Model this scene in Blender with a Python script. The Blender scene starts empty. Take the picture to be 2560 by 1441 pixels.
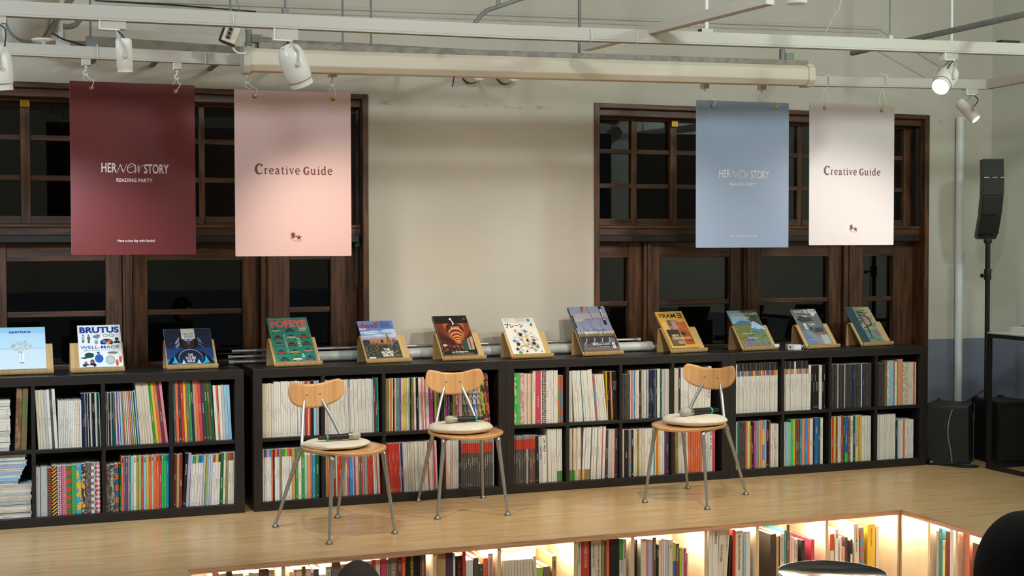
import bpy, math, random
from mathutils import Vector, Matrix
C = bpy.context.scene.collection
PI = math.pi

# ------------------------------------------------------------------ camera
FPX, W, H = 3507.5, 2560, 1441
CAM = Vector((-1.36186, -7.70243, 1.48136))
YAW, PITCH, ROLL = 0.36441, 0.03195, -0.00208
_F = Vector((math.sin(YAW)*math.cos(PITCH), math.cos(YAW)*math.cos(PITCH), -math.sin(PITCH)))
_R0 = Vector((math.cos(YAW), -math.sin(YAW), 0)); _U0 = _R0.cross(_F)
_R = _R0*math.cos(ROLL) + _U0*math.sin(ROLL); _U = _U0*math.cos(ROLL) - _R0*math.sin(ROLL)
cd = bpy.data.cameras.new('camera'); cam = bpy.data.objects.new('camera', cd); C.objects.link(cam)
cd.sensor_width = 36; cd.lens = FPX/W*36; cd.clip_start = .05
cam.matrix_world = Matrix(((_R.x, _U.x, -_F.x, CAM.x), (_R.y, _U.y, -_F.y, CAM.y), (_R.z, _U.z, -_F.z, CAM.z), (0, 0, 0, 1)))
bpy.context.scene.camera = cam

def P(u, v, axis, val):
    """world point where the ray through photo pixel (u, v) meets the plane axis = val"""
    d = _F + _R*((u-W/2)/FPX) + _U*((H/2-v)/FPX)
    return CAM + d*((val-CAM[axis])/d[axis])

# ------------------------------------------------------------------ world, lights, exposure
sc = bpy.context.scene
sc.view_settings.view_transform = 'Standard'
sc.view_settings.look = 'None'
sc.view_settings.exposure = -0.06
sc.view_settings.gamma = 1.0
sc.view_settings.use_curve_mapping = False
w = bpy.data.worlds.new('night'); sc.world = w; w.use_nodes = True
w.node_tree.nodes['Background'].inputs[0].default_value = (.05, .055, .05, 1)
w.node_tree.nodes['Background'].inputs[1].default_value = .012

def spot(name, loc, aim, watts, color, angle, blend=.6, radius=.05):
    l = bpy.data.lights.new(name, 'SPOT'); l.energy = watts; l.color = color
    l.spot_size = math.radians(angle); l.spot_blend = blend; l.shadow_soft_size = radius
    o = bpy.data.objects.new(name, l); C.objects.link(o); o.location = loc
    o.rotation_euler = (Vector(aim)-Vector(loc)).to_track_quat('-Z', 'Y').to_euler()
    return o
def bulb(name, loc, watts, color, radius=.1):
    l = bpy.data.lights.new(name, 'POINT'); l.energy = watts; l.color = color; l.shadow_soft_size = radius
    o = bpy.data.objects.new(name, l); C.objects.link(o); o.location = loc
    return o
WARM, NEUT, COOL, GREENISH = (1, .87, .72), (1, .94, .86), (.74, .88, 1), (.84, 1, .88)
spot('stage_spot', (.0, -1.47, 2.12), (1.0, .2, .15), 68, WARM, 86, 1)
spot('stage_spot', (2.05, -1.62, 2.25), (1.55, .1, .45), 95, WARM, 104, 1)
spot('stage_spot', (3.90, -1.70, 2.10), (3.0, .0, .4), 80, NEUT, 92, 1)
spot('stage_spot', (-1.22, -1.47, 2.03), (-.75, .1, .40), 118, COOL, 80, 1)
spot('poster_spot', (4.62, -1.30, 2.05), (4.0, -.62, 1.36), 12, COOL, 42, 1)
spot('corner_spot', (4.62, -.75, 2.05), (5.15, .3, 1.0), 12, GREENISH, 120, .9)
bulb('side_fill', (-2.3, -1.5, 2.35), 16, COOL, .08)  # unseen cool light added off to the left to brighten duct and wall
for i, (x, y) in enumerate(((-3.0, -3.7), (1.2, -4.4), (4.3, -4.2))):
    bulb('room_fill', (x, y, (3.0, 3.3, 3.3)[i]), (180, 128, 155)[i], (COOL, (.95, .99, 1), (.82, 1, .93))[i], .15)  # unseen lights added above the audience side as ambient fill

# ------------------------------------------------------------------ materials
def lin(h):
    h = h.lstrip('#'); o = []
    for i in (0, 2, 4):
        c = int(h[i:i+2], 16)/255
        o.append(c/12.92 if c <= .04045 else ((c+.055)/1.055)**2.4)
    return (*o, 1)
_M = {}
def mat(name, hexc, rough=.5, metal=0, spec=.5, emit=0, coat=0):
    if name in _M: return _M[name]
    m = bpy.data.materials.new(name); m.use_nodes = True
    b = m.node_tree.nodes['Principled BSDF']
    b.inputs['Base Color'].default_value = lin(hexc); b.inputs['Roughness'].default_value = rough
    b.inputs['Metallic'].default_value = metal; b.inputs['Specular IOR Level'].default_value = spec
    b.inputs['Coat Weight'].default_value = coat
    if emit:
        b.inputs['Emission Color'].default_value = lin(hexc); b.inputs['Emission Strength'].default_value = emit
    _M[name] = m; return m
def nt(m): return m.node_tree.nodes, m.node_tree.links, m.node_tree.nodes['Principled BSDF']
def grain(name, c1, c2, scale=(1, 1, 1), nscale=6, rough=.45, bump=.1, coat=0, detail=6, lo=.35, hi=.65, c3=None, dist=.4):
    """two colours mixed by noise stretched along an axis (wood, plaster, dusty metal)"""
    if name in _M: return _M[name]
    m = mat(name, c1, rough, coat=coat); n, l, b = nt(m)
    tc = n.new('ShaderNodeTexCoord'); mp = n.new('ShaderNodeMapping'); mp.inputs['Scale'].default_value = scale
    l.new(tc.outputs['Object'], mp.inputs[0])
    no = n.new('ShaderNodeTexNoise'); no.inputs['Scale'].default_value = nscale; no.inputs['Detail'].default_value = detail
    no.inputs['Distortion'].default_value = dist
    l.new(mp.outputs[0], no.inputs['Vector'])
    r = n.new('ShaderNodeValToRGB'); r.color_ramp.elements[0].position = lo; r.color_ramp.elements[1].position = hi
    r.color_ramp.elements[0].color = lin(c1); r.color_ramp.elements[1].color = lin(c2)
    if c3:
        e = r.color_ramp.elements.new((lo+hi)/2); e.color = lin(c3)
    l.new(no.outputs['Fac'], r.inputs[0]); l.new(r.outputs[0], b.inputs['Base Color'])
    if bump:
        bu = n.new('ShaderNodeBump'); bu.inputs['Strength'].default_value = bump; bu.inputs['Distance'].default_value = .003
        l.new(no.outputs['Fac'], bu.inputs['Height']); l.new(bu.outputs[0], b.inputs['Normal'])
    return m
def plaster(name, base, dark, dado=None, stain='#a8906a'):
    m = mat(name, base, .75, spec=.25); n, l, b = nt(m)
    g = n.new('ShaderNodeNewGeometry')
    def noise(s, d, sc3=(1, 1, 1)):
        mp = n.new('ShaderNodeMapping'); mp.inputs['Scale'].default_value = sc3; l.new(g.outputs['Position'], mp.inputs[0])
        x = n.new('ShaderNodeTexNoise'); x.inputs['Scale'].default_value = s; x.inputs['Detail'].default_value = d
        l.new(mp.outputs[0], x.inputs['Vector']); return x.outputs['Fac']
    def ramp(f, a, c):
        x = n.new('ShaderNodeMapRange'); x.inputs[1].default_value = a; x.inputs[2].default_value = c; l.new(f, x.inputs[0]); return x.outputs[0]
    def mix(f, a, c):
        x = n.new('ShaderNodeMix'); x.data_type = 'RGBA'
        if isinstance(f, float): x.inputs[0].default_value = f
        else: l.new(f, x.inputs[0])
        for i, v in ((6, a), (7, c)):
            if isinstance(v, tuple): x.inputs[i].default_value = v
            else: l.new(v, x.inputs[i])
        return x.outputs[2]
    col = mix(ramp(noise(1.3, 4), .35, .75), lin(base), lin(dark))
    f2 = noise(5, 8, (1, 1, 2.5)); col = mix(ramp(f2, .66, .82), col, lin(dark))
    sx = n.new('ShaderNodeSeparateXYZ'); l.new(g.outputs['Position'], sx.inputs[0])
    # dry drip stains in a band just above the window heads
    band = n.new('ShaderNodeMath'); band.operation = 'COMPARE'; band.inputs[1].default_value = 2.325; band.inputs[2].default_value = .012
    l.new(sx.outputs['Z'], band.inputs[0])
    sm = n.new('ShaderNodeMath'); sm.operation = 'MULTIPLY'; l.new(band.outputs[0], sm.inputs[0]); l.new(ramp(noise(9, 6), .52, .7), sm.inputs[1])
    col = mix(sm.outputs[0], col, lin(stain))
    if dado:
        zz = n.new('ShaderNodeMath'); zz.operation = 'ADD'; l.new(sx.outputs['Z'], zz.inputs[0])
        e = ramp(noise(14, 5), 0, 1); ee = n.new('ShaderNodeMath'); ee.operation = 'MULTIPLY'; ee.inputs[1].default_value = .018; l.new(e, ee.inputs[0])
        l.new(ee.outputs[0], zz.inputs[1])
        lt = n.new('ShaderNodeMath'); lt.operation = 'LESS_THAN'; lt.inputs[1].default_value = .808; l.new(zz.outputs[0], lt.inputs[0])
        col = mix(lt.outputs[0], col, lin(dado))
    l.new(col, b.inputs['Base Color'])
    bu = n.new('ShaderNodeBump'); bu.inputs['Strength'].default_value = .25; bu.inputs['Distance'].default_value = .004
    l.new(noise(7, 6), bu.inputs['Height']); l.new(bu.outputs[0], b.inputs['Normal'])
    return m
M_WALL = plaster('wall_plaster', '#cdc8be', '#beb8ad', '#7d8190')
M_WALLR = plaster('right_wall_plaster', '#d2d2c6', '#c5c6ba', '#7d8190')
M_CEIL = mat('ceiling_paint', '#cfcabf', .8)
M_FLOOR = grain('birch_ply', '#d3b182', '#c09b6a', (1.2, 9, 9), 2.6, .33, .015, c3='#caa677', coat=.16)
_M['birch_ply'].node_tree.nodes['Principled BSDF'].inputs['Coat Roughness'].default_value = .16
M_PLY_EDGE2 = grain('pale_ply_edge', '#d3bb95', '#b08c66', (60, 1, 1), 5, .55, .05, c3='#c8ac83')
M_PLY_EDGE = grain('ply_edge', '#c49a74', '#966a4a', (1, 1, 60), 5, .55, .1, c3='#b98a66')
M_PLY_IN = grain('birch_ply_inner', '#f0e3cb', '#e8d5b3', (3, 3, 1), 3, .5, .03)
M_PIT = grain('pit_boards', '#8a6a48', '#755638', (1, 8, 1), 3, .5, .05)
M_SHELF = grain('black_brown_veneer', '#201b19', '#191614', (1.5, 30, 30), 3, .42, .05)
M_WINWOOD = grain('dark_stained_pine', '#6a4429', '#3a2416', (14, 14, 1.2), 3.2, .42, .12, c3='#543521')
M_WINWOODH = grain('dark_stained_rail', '#64402a', '#382316', (1.2, 14, 14), 3.2, .42, .12, c3='#50321f')
M_TRACKBLK = mat('black_track', '#141315', .5)
M_BRASS = mat('brass', '#b0863c', .3, 1)
M_BEECH = grain('beech_ply', '#d9a873', '#c8925c', (26, 3, 1.4), 1.6, .30, .01, c3='#d3a06a', coat=.3, dist=.8)
M_BEECHE = mat('beech_edge', '#b98a58', .5)
M_BAMBOO = grain('bamboo_veneer', '#ccab78', '#bb9863', (30, 2, 2), 2.2, .4, .01, c3='#c5a26d', coat=.1)
M_CHROME = mat('satin_steel', '#a9adac', .40, .8)
M_WMETAL = mat('white_powder_coat', '#bfbbb3', .45)
M_WLAMP = mat('white_lamp_enamel', '#e6e5df', .3)
M_CREAM = grain('screen_case_enamel', '#d8cebd', '#cdc2b0', (1, 6, 6), 2, .42, .0)
M_DUST = grain('dusty_grey_metal', '#98928a', '#7d7870', (4, 4, 4), 5, .7, .15)
M_GREYP = grain('grey_conduit', '#80847f', '#6b706b', (4, 4, 4), 5, .5, .05)
M_PVC = mat('white_pvc', '#dfe3e4', .35)
M_BLK = mat('black_plastic', '#171716', .5)
M_BLKM = mat('black_metal', '#232222', .4, .3)
M_GRILLE = grain('mic_grille', '#c4bfb2', '#8a867c', (1, 1, 1), 700, .35, .4)
M_GREENR = mat('green_ring', '#18a57c', .4)
M_CUSH = grain('cream_cushion', '#ddd5c4', '#d2c9b6', (1, 1, 1), 30, .7, .08)
M_CORD = mat('white_cord', '#e8e6e0', .6)
M_PAPER = mat('paper_edges', '#cfcac0', .8)
M_PAPERB = mat('paper_edges_warm', '#d8cdb8', .8)
M_INKD = mat('dark_print', '#a29c93', .6)
M_INKL = mat('pale_print', '#b5b0a5', .6)
M_HAIR = grain('dark_hair', '#120d0b', '#0a0807', (1, 1, 6), 60, .9, .3); _M['dark_hair'].node_tree.nodes['Principled BSDF'].inputs['Specular IOR Level'].default_value = .12
M_SKIN = mat('skin', '#b98a70', .55)
M_TABLE = grain('black_steel_top', '#2a2a29', '#343432', (2, 2, 2), 3, .25, .01)

def glass():
    m = bpy.data.materials.new('window_glass'); m.use_nodes = True; n = m.node_tree.nodes; l = m.node_tree.links
    n.clear(); o = n.new('ShaderNodeOutputMaterial'); mx = n.new('ShaderNodeMixShader'); t = n.new('ShaderNodeBsdfTransparent')
    g = n.new('ShaderNodeBsdfGlossy'); g.inputs['Roughness'].default_value = .01; f = n.new('ShaderNodeFresnel'); f.inputs[0].default_value = 1.5
    t.inputs[0].default_value = (.75, .8, .8, 1)
    l.new(f.outputs[0], mx.inputs[0]); l.new(t.outputs[0], mx.inputs[1]); l.new(g.outputs[0], mx.inputs[2]); l.new(mx.outputs[0], o.inputs[0])
    return m
M_GLASS = glass()

# ------------------------------------------------------------------ mesh builder
class MB:
    def __init__(s): s.v = []; s.f = []; s.m = []; s.s = []
    def add(s, vs, fs, mi=0, smooth=False, M=None):
        k = len(s.v)
        s.v += [tuple(M @ Vector(q)) if M else tuple(q) for q in vs]
        for i, f in enumerate(fs):
            s.f.append([k+j for j in f]); s.m.append(mi[i] if isinstance(mi, (list, tuple)) else mi); s.s.append(smooth)
        return s
    def box(s, x0, x1, y0, y1, z0, z1, mi=0, M=None):
        v = [(x0, y0, z0), (x1, y0, z0), (x1, y1, z0), (x0, y1, z0), (x0, y0, z1), (x1, y0, z1), (x1, y1, z1), (x0, y1, z1)]
        return s.add(v, [(0, 3, 2, 1), (4, 5, 6, 7), (0, 1, 5, 4), (1, 2, 6, 5), (2, 3, 7, 6), (3, 0, 4, 7)], mi, False, M)
    def tube(s, pts, r, seg=10, mi=0, caps=True, smooth=True):
        pts = [Vector(p) for p in pts]; n = len(pts); rs = r if isinstance(r, (list, tuple)) else [r]*n
        vs = []; prev = None
        for i, p in enumerate(pts):
            t = (pts[min(i+1, n-1)]-pts[max(i-1, 0)]).normalized()
            if prev is None:
                a = Vector((0, 0, 1)) if abs(t.z) < .9 else Vector((1, 0, 0)); x = t.cross(a).normalized()
            else:
                x = (prev - t*prev.dot(t)); x = x.normalized() if x.length > 1e-6 else t.orthogonal().normalized()
            prev = x; y = t.cross(x)
            for k in range(seg):
                a = 2*PI*k/seg; vs.append(p+(x*math.cos(a)+y*math.sin(a))*rs[i])
        fs = [(i*seg+k, i*seg+(k+1) % seg, (i+1)*seg+(k+1) % seg, (i+1)*seg+k) for i in range(n-1) for k in range(seg)]
        s.add(vs, fs, mi, smooth)
        if caps: s.add(vs[:seg], [tuple(reversed(range(seg)))], mi); s.add(vs[-seg:], [tuple(range(seg))], mi)
        return s
    def lathe(s, prof, M=None, seg=24, mi=0, smooth=True, cap=True):
        """prof: (radius, height) list revolved about local z"""
        n = len(prof); vs = []
        for r, z in prof:
            for k in range(seg): a = 2*PI*k/seg; vs.append((r*math.cos(a), r*math.sin(a), z))
        fs = [(i*seg+k, i*seg+(k+1) % seg, (i+1)*seg+(k+1) % seg, (i+1)*seg+k) for i in range(n-1) for k in range(seg)]
        s.add(vs, fs, mi, smooth, M)
        if prof[0][0] > 1e-6 and cap: s.add(vs[:seg], [tuple(reversed(range(seg)))], mi, False, M)
        if prof[-1][0] > 1e-6 and cap: s.add(vs[-seg:], [tuple(range(seg))], mi, False, M)
        return s
    def prism(s, poly, h0, h1, M=None, mi=0, side=None, smooth=False):
        """poly in local xy, extruded along local z"""
        n = len(poly); vs = [(x, y, h0) for x, y in poly]+[(x, y, h1) for x, y in poly]
        s.add(vs, [tuple(reversed(range(n))), tuple(range(n, 2*n))], mi, False, M)
        s.add(vs, [(i, (i+1) % n, n+(i+1) % n, n+i) for i in range(n)], mi if side is None else side, smooth, M)
        return s
    def ball(s, c, r, seg=16, rings=10, mi=0):
        r = r if isinstance(r, tuple) else (r, r, r)
        M = Matrix.Translation(c) @ Matrix.Diagonal((*r, 1))
        return s.lathe([(max(math.sin(PI*i/rings), 1e-7), -math.cos(PI*i/rings)) for i in range(rings+1)], M, seg, mi)
    def text(s, body, size, M, mi=0, sx=1, bold=0, shear=0, space=1, align='CENTER', vert=False, fit=None):
        c = bpy.data.curves.new('t', 'FONT'); c.body = body; c.size = size; c.align_x = align; c.align_y = 'CENTER'
        c.offset = bold*size; c.shear = shear; c.space_character = space; c.resolution_u = 3; c.fill_mode = 'FRONT'
        o = bpy.data.objects.new('t', c); me = bpy.data.meshes.new_from_object(o)
        vs = [(v.co.x*sx, v.co.y, 0) for v in me.vertices]; fs = [tuple(p.vertices) for p in me.polygons]
        if fit and vs:
            wd = max(v[0] for v in vs)-min(v[0] for v in vs); k = fit/max(wd, 1e-6); vs = [(x*k, y, z) for x, y, z in vs]
        if vert: vs = [(y, -x, z) for x, y, z in vs]
        bpy.data.objects.remove(o); bpy.data.curves.remove(c); bpy.data.meshes.remove(me)
        return s.add(vs, fs, mi, False, M)
    def build(s, name, mats, parent=None, bevel=0, M=None):
        me = bpy.data.meshes.new(name); me.from_pydata(s.v, [], s.f)
        for m in (mats if isinstance(mats, (list, tuple)) else [mats]): me.materials.append(m)
        me.polygons.foreach_set('material_index', s.m); me.polygons.foreach_set('use_smooth', s.s); me.update()
        o = bpy.data.objects.new(name, me); C.objects.link(o)
        if parent: o.parent = parent
        if M: o.matrix_local = M
        if bevel:
            b = o.modifiers.new('bevel', 'BEVEL'); b.width = bevel; b.segments = 2; b.limit_method = 'ANGLE'
        return o
def frame(o, x, y, z=None):
    x = Vector(x).normalized(); y = Vector(y); y = (y-x*y.dot(x)).normalized(); z = x.cross(y)
    return Matrix(((x.x, y.x, z.x, o[0]), (x.y, y.y, z.y, o[1]), (x.z, y.z, z.z, o[2]), (0, 0, 0, 1)))
FRONT = lambda x, y, z: frame((x, y, z), (1, 0, 0), (0, 0, 1))     # a plane facing the audience (-y)
def aim(o, d):
    q = Vector(d).normalized().to_track_quat('Z', 'Y'); return Matrix.Translation(o) @ q.to_matrix().to_4x4()
def tag(o, label, cat, group=None):
    o['label'] = label; o['category'] = cat
    if group: o['group'] = group
    return o
def thing(name, label, cat, loc=(0, 0, 0), rz=0, group=None, M=None):
    o = bpy.data.objects.new(name, None); C.objects.link(o); o.empty_display_size = .05
    if M: o.matrix_world = M
    else: o.location = loc; o.rotation_euler = (0, 0, rz)
    return tag(o, label, cat, group)
def struct(o, label=None):
    o['kind'] = 'structure'
    if label: o['label'] = label
    return o
def dup(root, loc, rz, label, group=None):
    def cp(o, par):
        c = o.copy(); C.objects.link(c)
        if par: c.parent = par
        for ch in [q for q in o.children]: cp(ch, c)
        return c
    r = cp(root, None); r.location = loc; r.rotation_euler = (0, 0, rz); r['label'] = label
    if group: r['group'] = group
    return r
def spline(pts, n=8):
    pts = [Vector(p) for p in pts]; out = []
    for i in range(len(pts)-1):
        p0, p1, p2, p3 = pts[max(i-1, 0)], pts[i], pts[i+1], pts[min(i+2, len(pts)-1)]
        for k in range(n):
            t = k/n; out.append(.5*((2*p1)+(p2-p0)*t+(2*p0-5*p1+4*p2-p3)*t*t+(3*p1-p0-3*p2+p3)*t**3))
    return out+[pts[-1]]
ORD = ['zeroth', 'first', 'second', 'third', 'fourth', 'fifth', 'sixth', 'seventh', 'eighth', 'ninth', 'tenth', 'eleventh', 'twelfth', 'thirteenth', 'fourteenth', 'fifteenth', 'sixteenth', 'seventeenth', 'eighteenth', 'nineteenth', 'twentieth']
def ordn(i):
    if i <= 20: return ORD[i]
    return ('twenty', 'thirty', 'forty')[i//10-2] + ('-'+ORD[i % 10] if i % 10 else '') if i % 10 else ('', '', 'twentieth', 'thirtieth', 'fortieth')[i//10]
# ------------------------------------------------------------------ the room
YW = .45                       # face of the back wall
XR = 5.41                      # face of the right wall
PX0, PX1, PY = -.485, 3.405, -1.245   # the sunken pit: left edge, right edge, back edge
b = MB()
b.box(-7, PX0, -12, YW, -.026, 0); b.box(PX0, PX1, PY, YW, -.026, 0); b.box(PX1, XR, -6, YW, -.026, 0)
fl = b.build('floor', [M_FLOOR]); struct(fl, 'raised birch plywood stage floor wrapped round the sunken pit')
b = MB()
b.box(PX0-.002, PX1+.002, PY-.003, PY, -.027, -.0006); b.box(PX1-.003, PX1, -6, PY, -.027, -.0006)
struct(b.build('trim_1', [M_PLY_EDGE]), 'layered plywood edge of the stage floor round the pit')
b = MB(); b.box(-7, XR, -12, YW, -.5, -.45)
struct(b.build('floor_pit', [M_PIT]))
b = MB(); b.box(PX0-.03, PX0-.012, -6, PY, -.45, -.026); struct(b.build('trim_3', [M_PLY_IN]), 'plywood riser on the left side of the pit')
W1X0, W2X0, WINW, WTOP = -1.733, 2.307, 2.562, 2.37
b = MB(); t = .25
b.box(-7, W1X0, YW, YW+t, -.45, 4.2); b.box(W1X0, W1X0+WINW, YW, YW+t, WTOP, 4.2); b.box(W1X0, W1X0+WINW, YW, YW+t, -.45, 0)
b.box(W1X0+WINW, W2X0, YW, YW+t, -.45, 4.2); b.box(W2X0, W2X0+WINW, YW, YW+t, WTOP, 4.2); b.box(W2X0, W2X0+WINW, YW, YW+t, -.45, 0)
b.box(W2X0+WINW, XR+.2, YW, YW+t, -.45, 4.2)
struct(b.build('wall_back', [M_WALL]))
b = MB(); b.box(XR, XR+.2, -12, YW, -.45, 4.2); struct(b.build('wall_right', [M_WALLR]))
b = MB(); b.box(-7.2, -7, -12, YW, -.45, 4.2); struct(b.build('wall_left', [M_WALL]))
b = MB(); b.box(-7.2, XR+.2, -12.2, -12, -.45, 4.2); struct(b.build('wall_rear', [M_WALL]))
b = MB(); b.box(-7.2, XR+.2, -12.2, YW+t, 4.2, 4.3); struct(b.build('ceiling', [M_CEIL]))
# plaster bead high on the back wall, its dropped corner and the parallel seam
b = MB()
def bead(p, q, r=.012): b.tube([P(*p, 1, YW-.004), P(*q, 1, YW-.004)], r, 6)
bead((240, -2), (2198, 71)); bead((2198, 71), (2400, 195)); bead((2195, 127), (2330, 203), .006); bead((240, 14), (2195, 82), .006)
struct(b.build('trim_2', [M_WALL]), 'plaster bead running along the top of the back wall')
b = MB(); b.tube([P(238, 1, 1, YW-.01), P(430, 12, 1, YW-.01), P(640, 29, 1, YW-.01)], .004, 6)
tag(b.build('cable', [M_BLK]), 'thin black cable along the top of the back wall, upper left', 'cable')

# ------------------------------------------------------------------ windows
def window(n, X, rows):
    o = bpy.data.objects.new('window_%d' % n, None); C.objects.link(o); o.location = (X, YW, 0); struct(o, ('tall dark timber window behind the left posters', 'tall dark timber window behind the blue and white posters')[n-1])
    ys, yg = .13, .165                       # face of the sashes, glass
    b = MB(); b.box(0, .035, -.012, .19, 0, WTOP); b.box(WINW-.035, WINW, -.012, .19, 0, WTOP)
    b.build('jamb', [M_WINWOOD], o, .003)
    b = MB(); b.box(.035, WINW-.035, -.012, .19, WTOP-.03, WTOP); b.box(.035, WINW-.035, .03, .19, WTOP-.075, WTOP-.03)
    b.build('head', [M_WINWOODH], o, .003)
    # upper sashes of 2 x 3 panes
    z0, z1 = 1.595, WTOP-.075
    xs = [(.095, .33), (.37, .607), (.657, .885), (.925, 1.155), (1.355, 1.588), (1.62, 1.86), (1.905, 2.14), (2.18, 2.452)]
    zs = [(1.645, 1.868), (1.84+.01-.005+.0, 0)]
    zr = [(1.640, 1.864), (1.836+.0, 0)]
    zr = [(1.640, 1.838), (1.868, 2.062), (2.092, 2.278)]
    edges = [.035]+[e for p in xs for e in p]+[WINW-.035]
    for i in range(0, len(edges), 2):
        a, c = edges[i], edges[i+1]; big = (c-a) > .045
        b = MB(); b.box(a, c, ys if big else ys+.012, ys+.05, z0, z1); b.build('stile' if big else 'muntin', [M_WINWOOD], o, .003)
    hb = [(z0, zr[0][0]), (zr[0][1], zr[1][0]), (zr[1][1], zr[2][0]), (zr[2][1], z1)]
    for i, (a, c) in enumerate(hb):
        b = MB()
        for p in xs: b.box(p[0], p[1], ys+(.004 if i in (0, 3) else .014), ys+.048, a, c)
        b.build('rail', [M_WINWOODH], o, .003)
    for p in xs:
        for q in zr:
            b = MB(); b.box(p[0], p[1], yg-.002, yg+.002, q[0], q[1]); b.build('pane', [M_GLASS], o)
    for xl in ((.632,) if n == 1 else (.632, 1.88)):
        b = MB(); b.box(xl-.024, xl+.024, ys-.02, ys, z1-.052, z1-.008); b.build('latch', [M_BRASS], o, .003)
    # lintel, black sliding track
    b = MB(); b.box(.035, WINW-.035, .05, .19, 1.53, 1.595); b.box(.035, WINW-.035, .035, .05, 1.575, 1.592); b.build('transom', [M_WINWOODH], o, .004)
    b = MB(); b.box(.04, WINW-.05, .02, .19, 1.49, 1.53); b.build('track', [M_TRACKBLK], o, .003)
    b = MB(); b.box(WINW-.062, WINW-.036, .055, .085, 1.49, 2.28); b.build('track_post', [M_TRACKBLK], o, .002)
    # four glazed leaves below
    ys2, yg2 = .12, .16
    xs2 = [(.075, .30), (.525, 1.055), (1.285, 1.83), (2.11, 2.36)]
    lv = [(.036, .395), (.47, 1.145), (1.2, 1.93), (2.03, 2.525)]
    for (a, c), (p, q) in zip(lv, xs2):
        lf = MB(); lf.box(a, p, ys2, ys2+.045, 0, 1.49); lf.box(q, c, ys2, ys2+.045, 0, 1.49)
        L = lf.build('leaf', [M_WINWOOD], o, .004)
        r = MB(); r.box(p, q, ys2+.004, ys2+.043, 1.385, 1.49); r.box(p, q, ys2+.012, ys2+.04, 1.07, 1.102); r.box(p, q, ys2+.004, ys2+.043, 0, .80)
        r.build('leaf_rail', [M_WINWOODH], L, .004)
        for z in ((.80, 1.07), (1.102, 1.385)):
            g = MB(); g.box(p, q, yg2-.002, yg2+.002, *z); g.build('pane', [M_GLASS], L)
    for a, c in ((.397, .468), (1.147, 1.198), (1.932, 2.028)):
        m = (a+c)/2
        b = MB(); b.box(a, c, ys2-.03, ys2+.06, 0, 1.49); b.box(m-.012, m+.012, ys2-.045, ys2-.03, 0, 1.49); b.build('mullion', [M_WINWOOD], o, .005)
    b = MB(); b.box(.035, WINW-.035, ys2+.05, .24, 0, .8); b.build('base_panel', [M_WINWOODH], o)
    return o
window(1, W1X0, 0); window(2, W2X0, 0)
# small green hinge bolt on the left window's right jamb
b = MB(); b.tube([(.775, YW+.06, 1.46), (.775, YW+.06, 1.22)], .006, 8); b.box(.76, .785, YW+.04, YW+.075, 1.46, 1.5)
tag(b.build('window_bolt', [mat('verdigris', '#1f5a4c', .4, .5)]), 'dark green bolt on the right jamb of the left window', 'bolt')

# ------------------------------------------------------------------ bookcases
BL, BH, BD, TH, DV = 1.49, .79, .39, .05, .02
CW, CH = (BL-2*TH-3*DV)/4, (BH-2*TH-DV)/2
BX = [-BL, .05, .05+BL, .05+2*BL]
BN = ['leftmost', 'second', 'third', 'rightmost']
for i, x in enumerate(BX):
    o = thing('bookcase', ('black-brown cube bookcase at the far left, holding flat magazine stacks', 'black-brown cube bookcase behind the two left chairs', 'black-brown cube bookcase behind the right-hand chair', 'black-brown cube bookcase at the right end beside the loudspeaker')[i], 'bookcase', (x, 0, 0), 0, 'black cube bookcases along the back wall')
    if i == 0: o.location.x += 0
    for nm, bb in (('top_panel', (TH, BL-TH, 0, BD, BH-TH, BH)), ('bottom_panel', (TH, BL-TH, 0, BD, 0, TH)), ('side_panel', (0, TH, 0, BD, 0, BH)), ('side_panel', (BL-TH, BL, 0, BD, 0, BH)),
                   ('back_panel', (TH, BL-TH, BD-.006, BD-.001, TH, BH-TH)), ('shelf', (TH, BL-TH, .004, BD-.006, TH+CH, TH+CH+DV))):
        m = MB(); m.box(*bb); m.build(nm, [M_SHELF], o, .0015 if nm != 'back_panel' else 0)
    for k in range(3):
        xx = TH+CW*(k+1)+DV*k
        m = MB(); m.box(xx, xx+DV, .002, BD-.006, TH, TH+CH); m.box(xx, xx+DV, .002, BD-.006, TH+CH+DV, BH-TH); m.build('divider', [M_SHELF], o, .001)

# ------------------------------------------------------------------ magazines in the bookcases
PAL = dict(W=('white', '#d6d2ca'), C=('cream', '#cdc1ac'), G=('light grey', '#b4b5b6'), g=('grey', '#878786'), D=('dark grey', '#514c49'), K=('black', '#1d1b1b'),
           R=('red', '#b63a2c'), O=('orange', '#d7683e'), o=('peach', '#dfa079'), Y=('yellow', '#d8b23a'), y=('pale yellow', '#ded58c'), L=('lime', '#a3b748'),
           E=('green', '#3f8a40'), e=('bright green', '#36b856'), M=('mint', '#93c2a6'), T=('teal', '#2c8990'), S=('sky blue', '#8dbad2'), B=('blue', '#2a5fae'),
           b=('bright blue', '#1f8ccb'), N=('navy', '#262e55'), P=('purple', '#69477f'), p=('plum', '#4b3641'), V=('lavender', '#aaa4c6'), I=('pink', '#d48796'),
           i=('pale pink', '#dfb9b0'), A=('magenta', '#a23882'), H=('brown', '#6e4b36'), U=('tan', '#b2925f'), u=('taupe', '#77675f'), X=('olive', '#867b3e'),
           F=('dark green', '#215a36'), Z=('maroon', '#7a302c'), s=('slate', '#4c6870'), Q=('crimson', '#bf4056'), J=('salmon', '#e2866a'))
SPINE = {k: mat('cover_'+n.replace(' ', '_'), h, .38, spec=.4) for k, (n, h) in PAL.items()}
LIGHTC = set('WCGgoYyLMSViIUJe')
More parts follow.
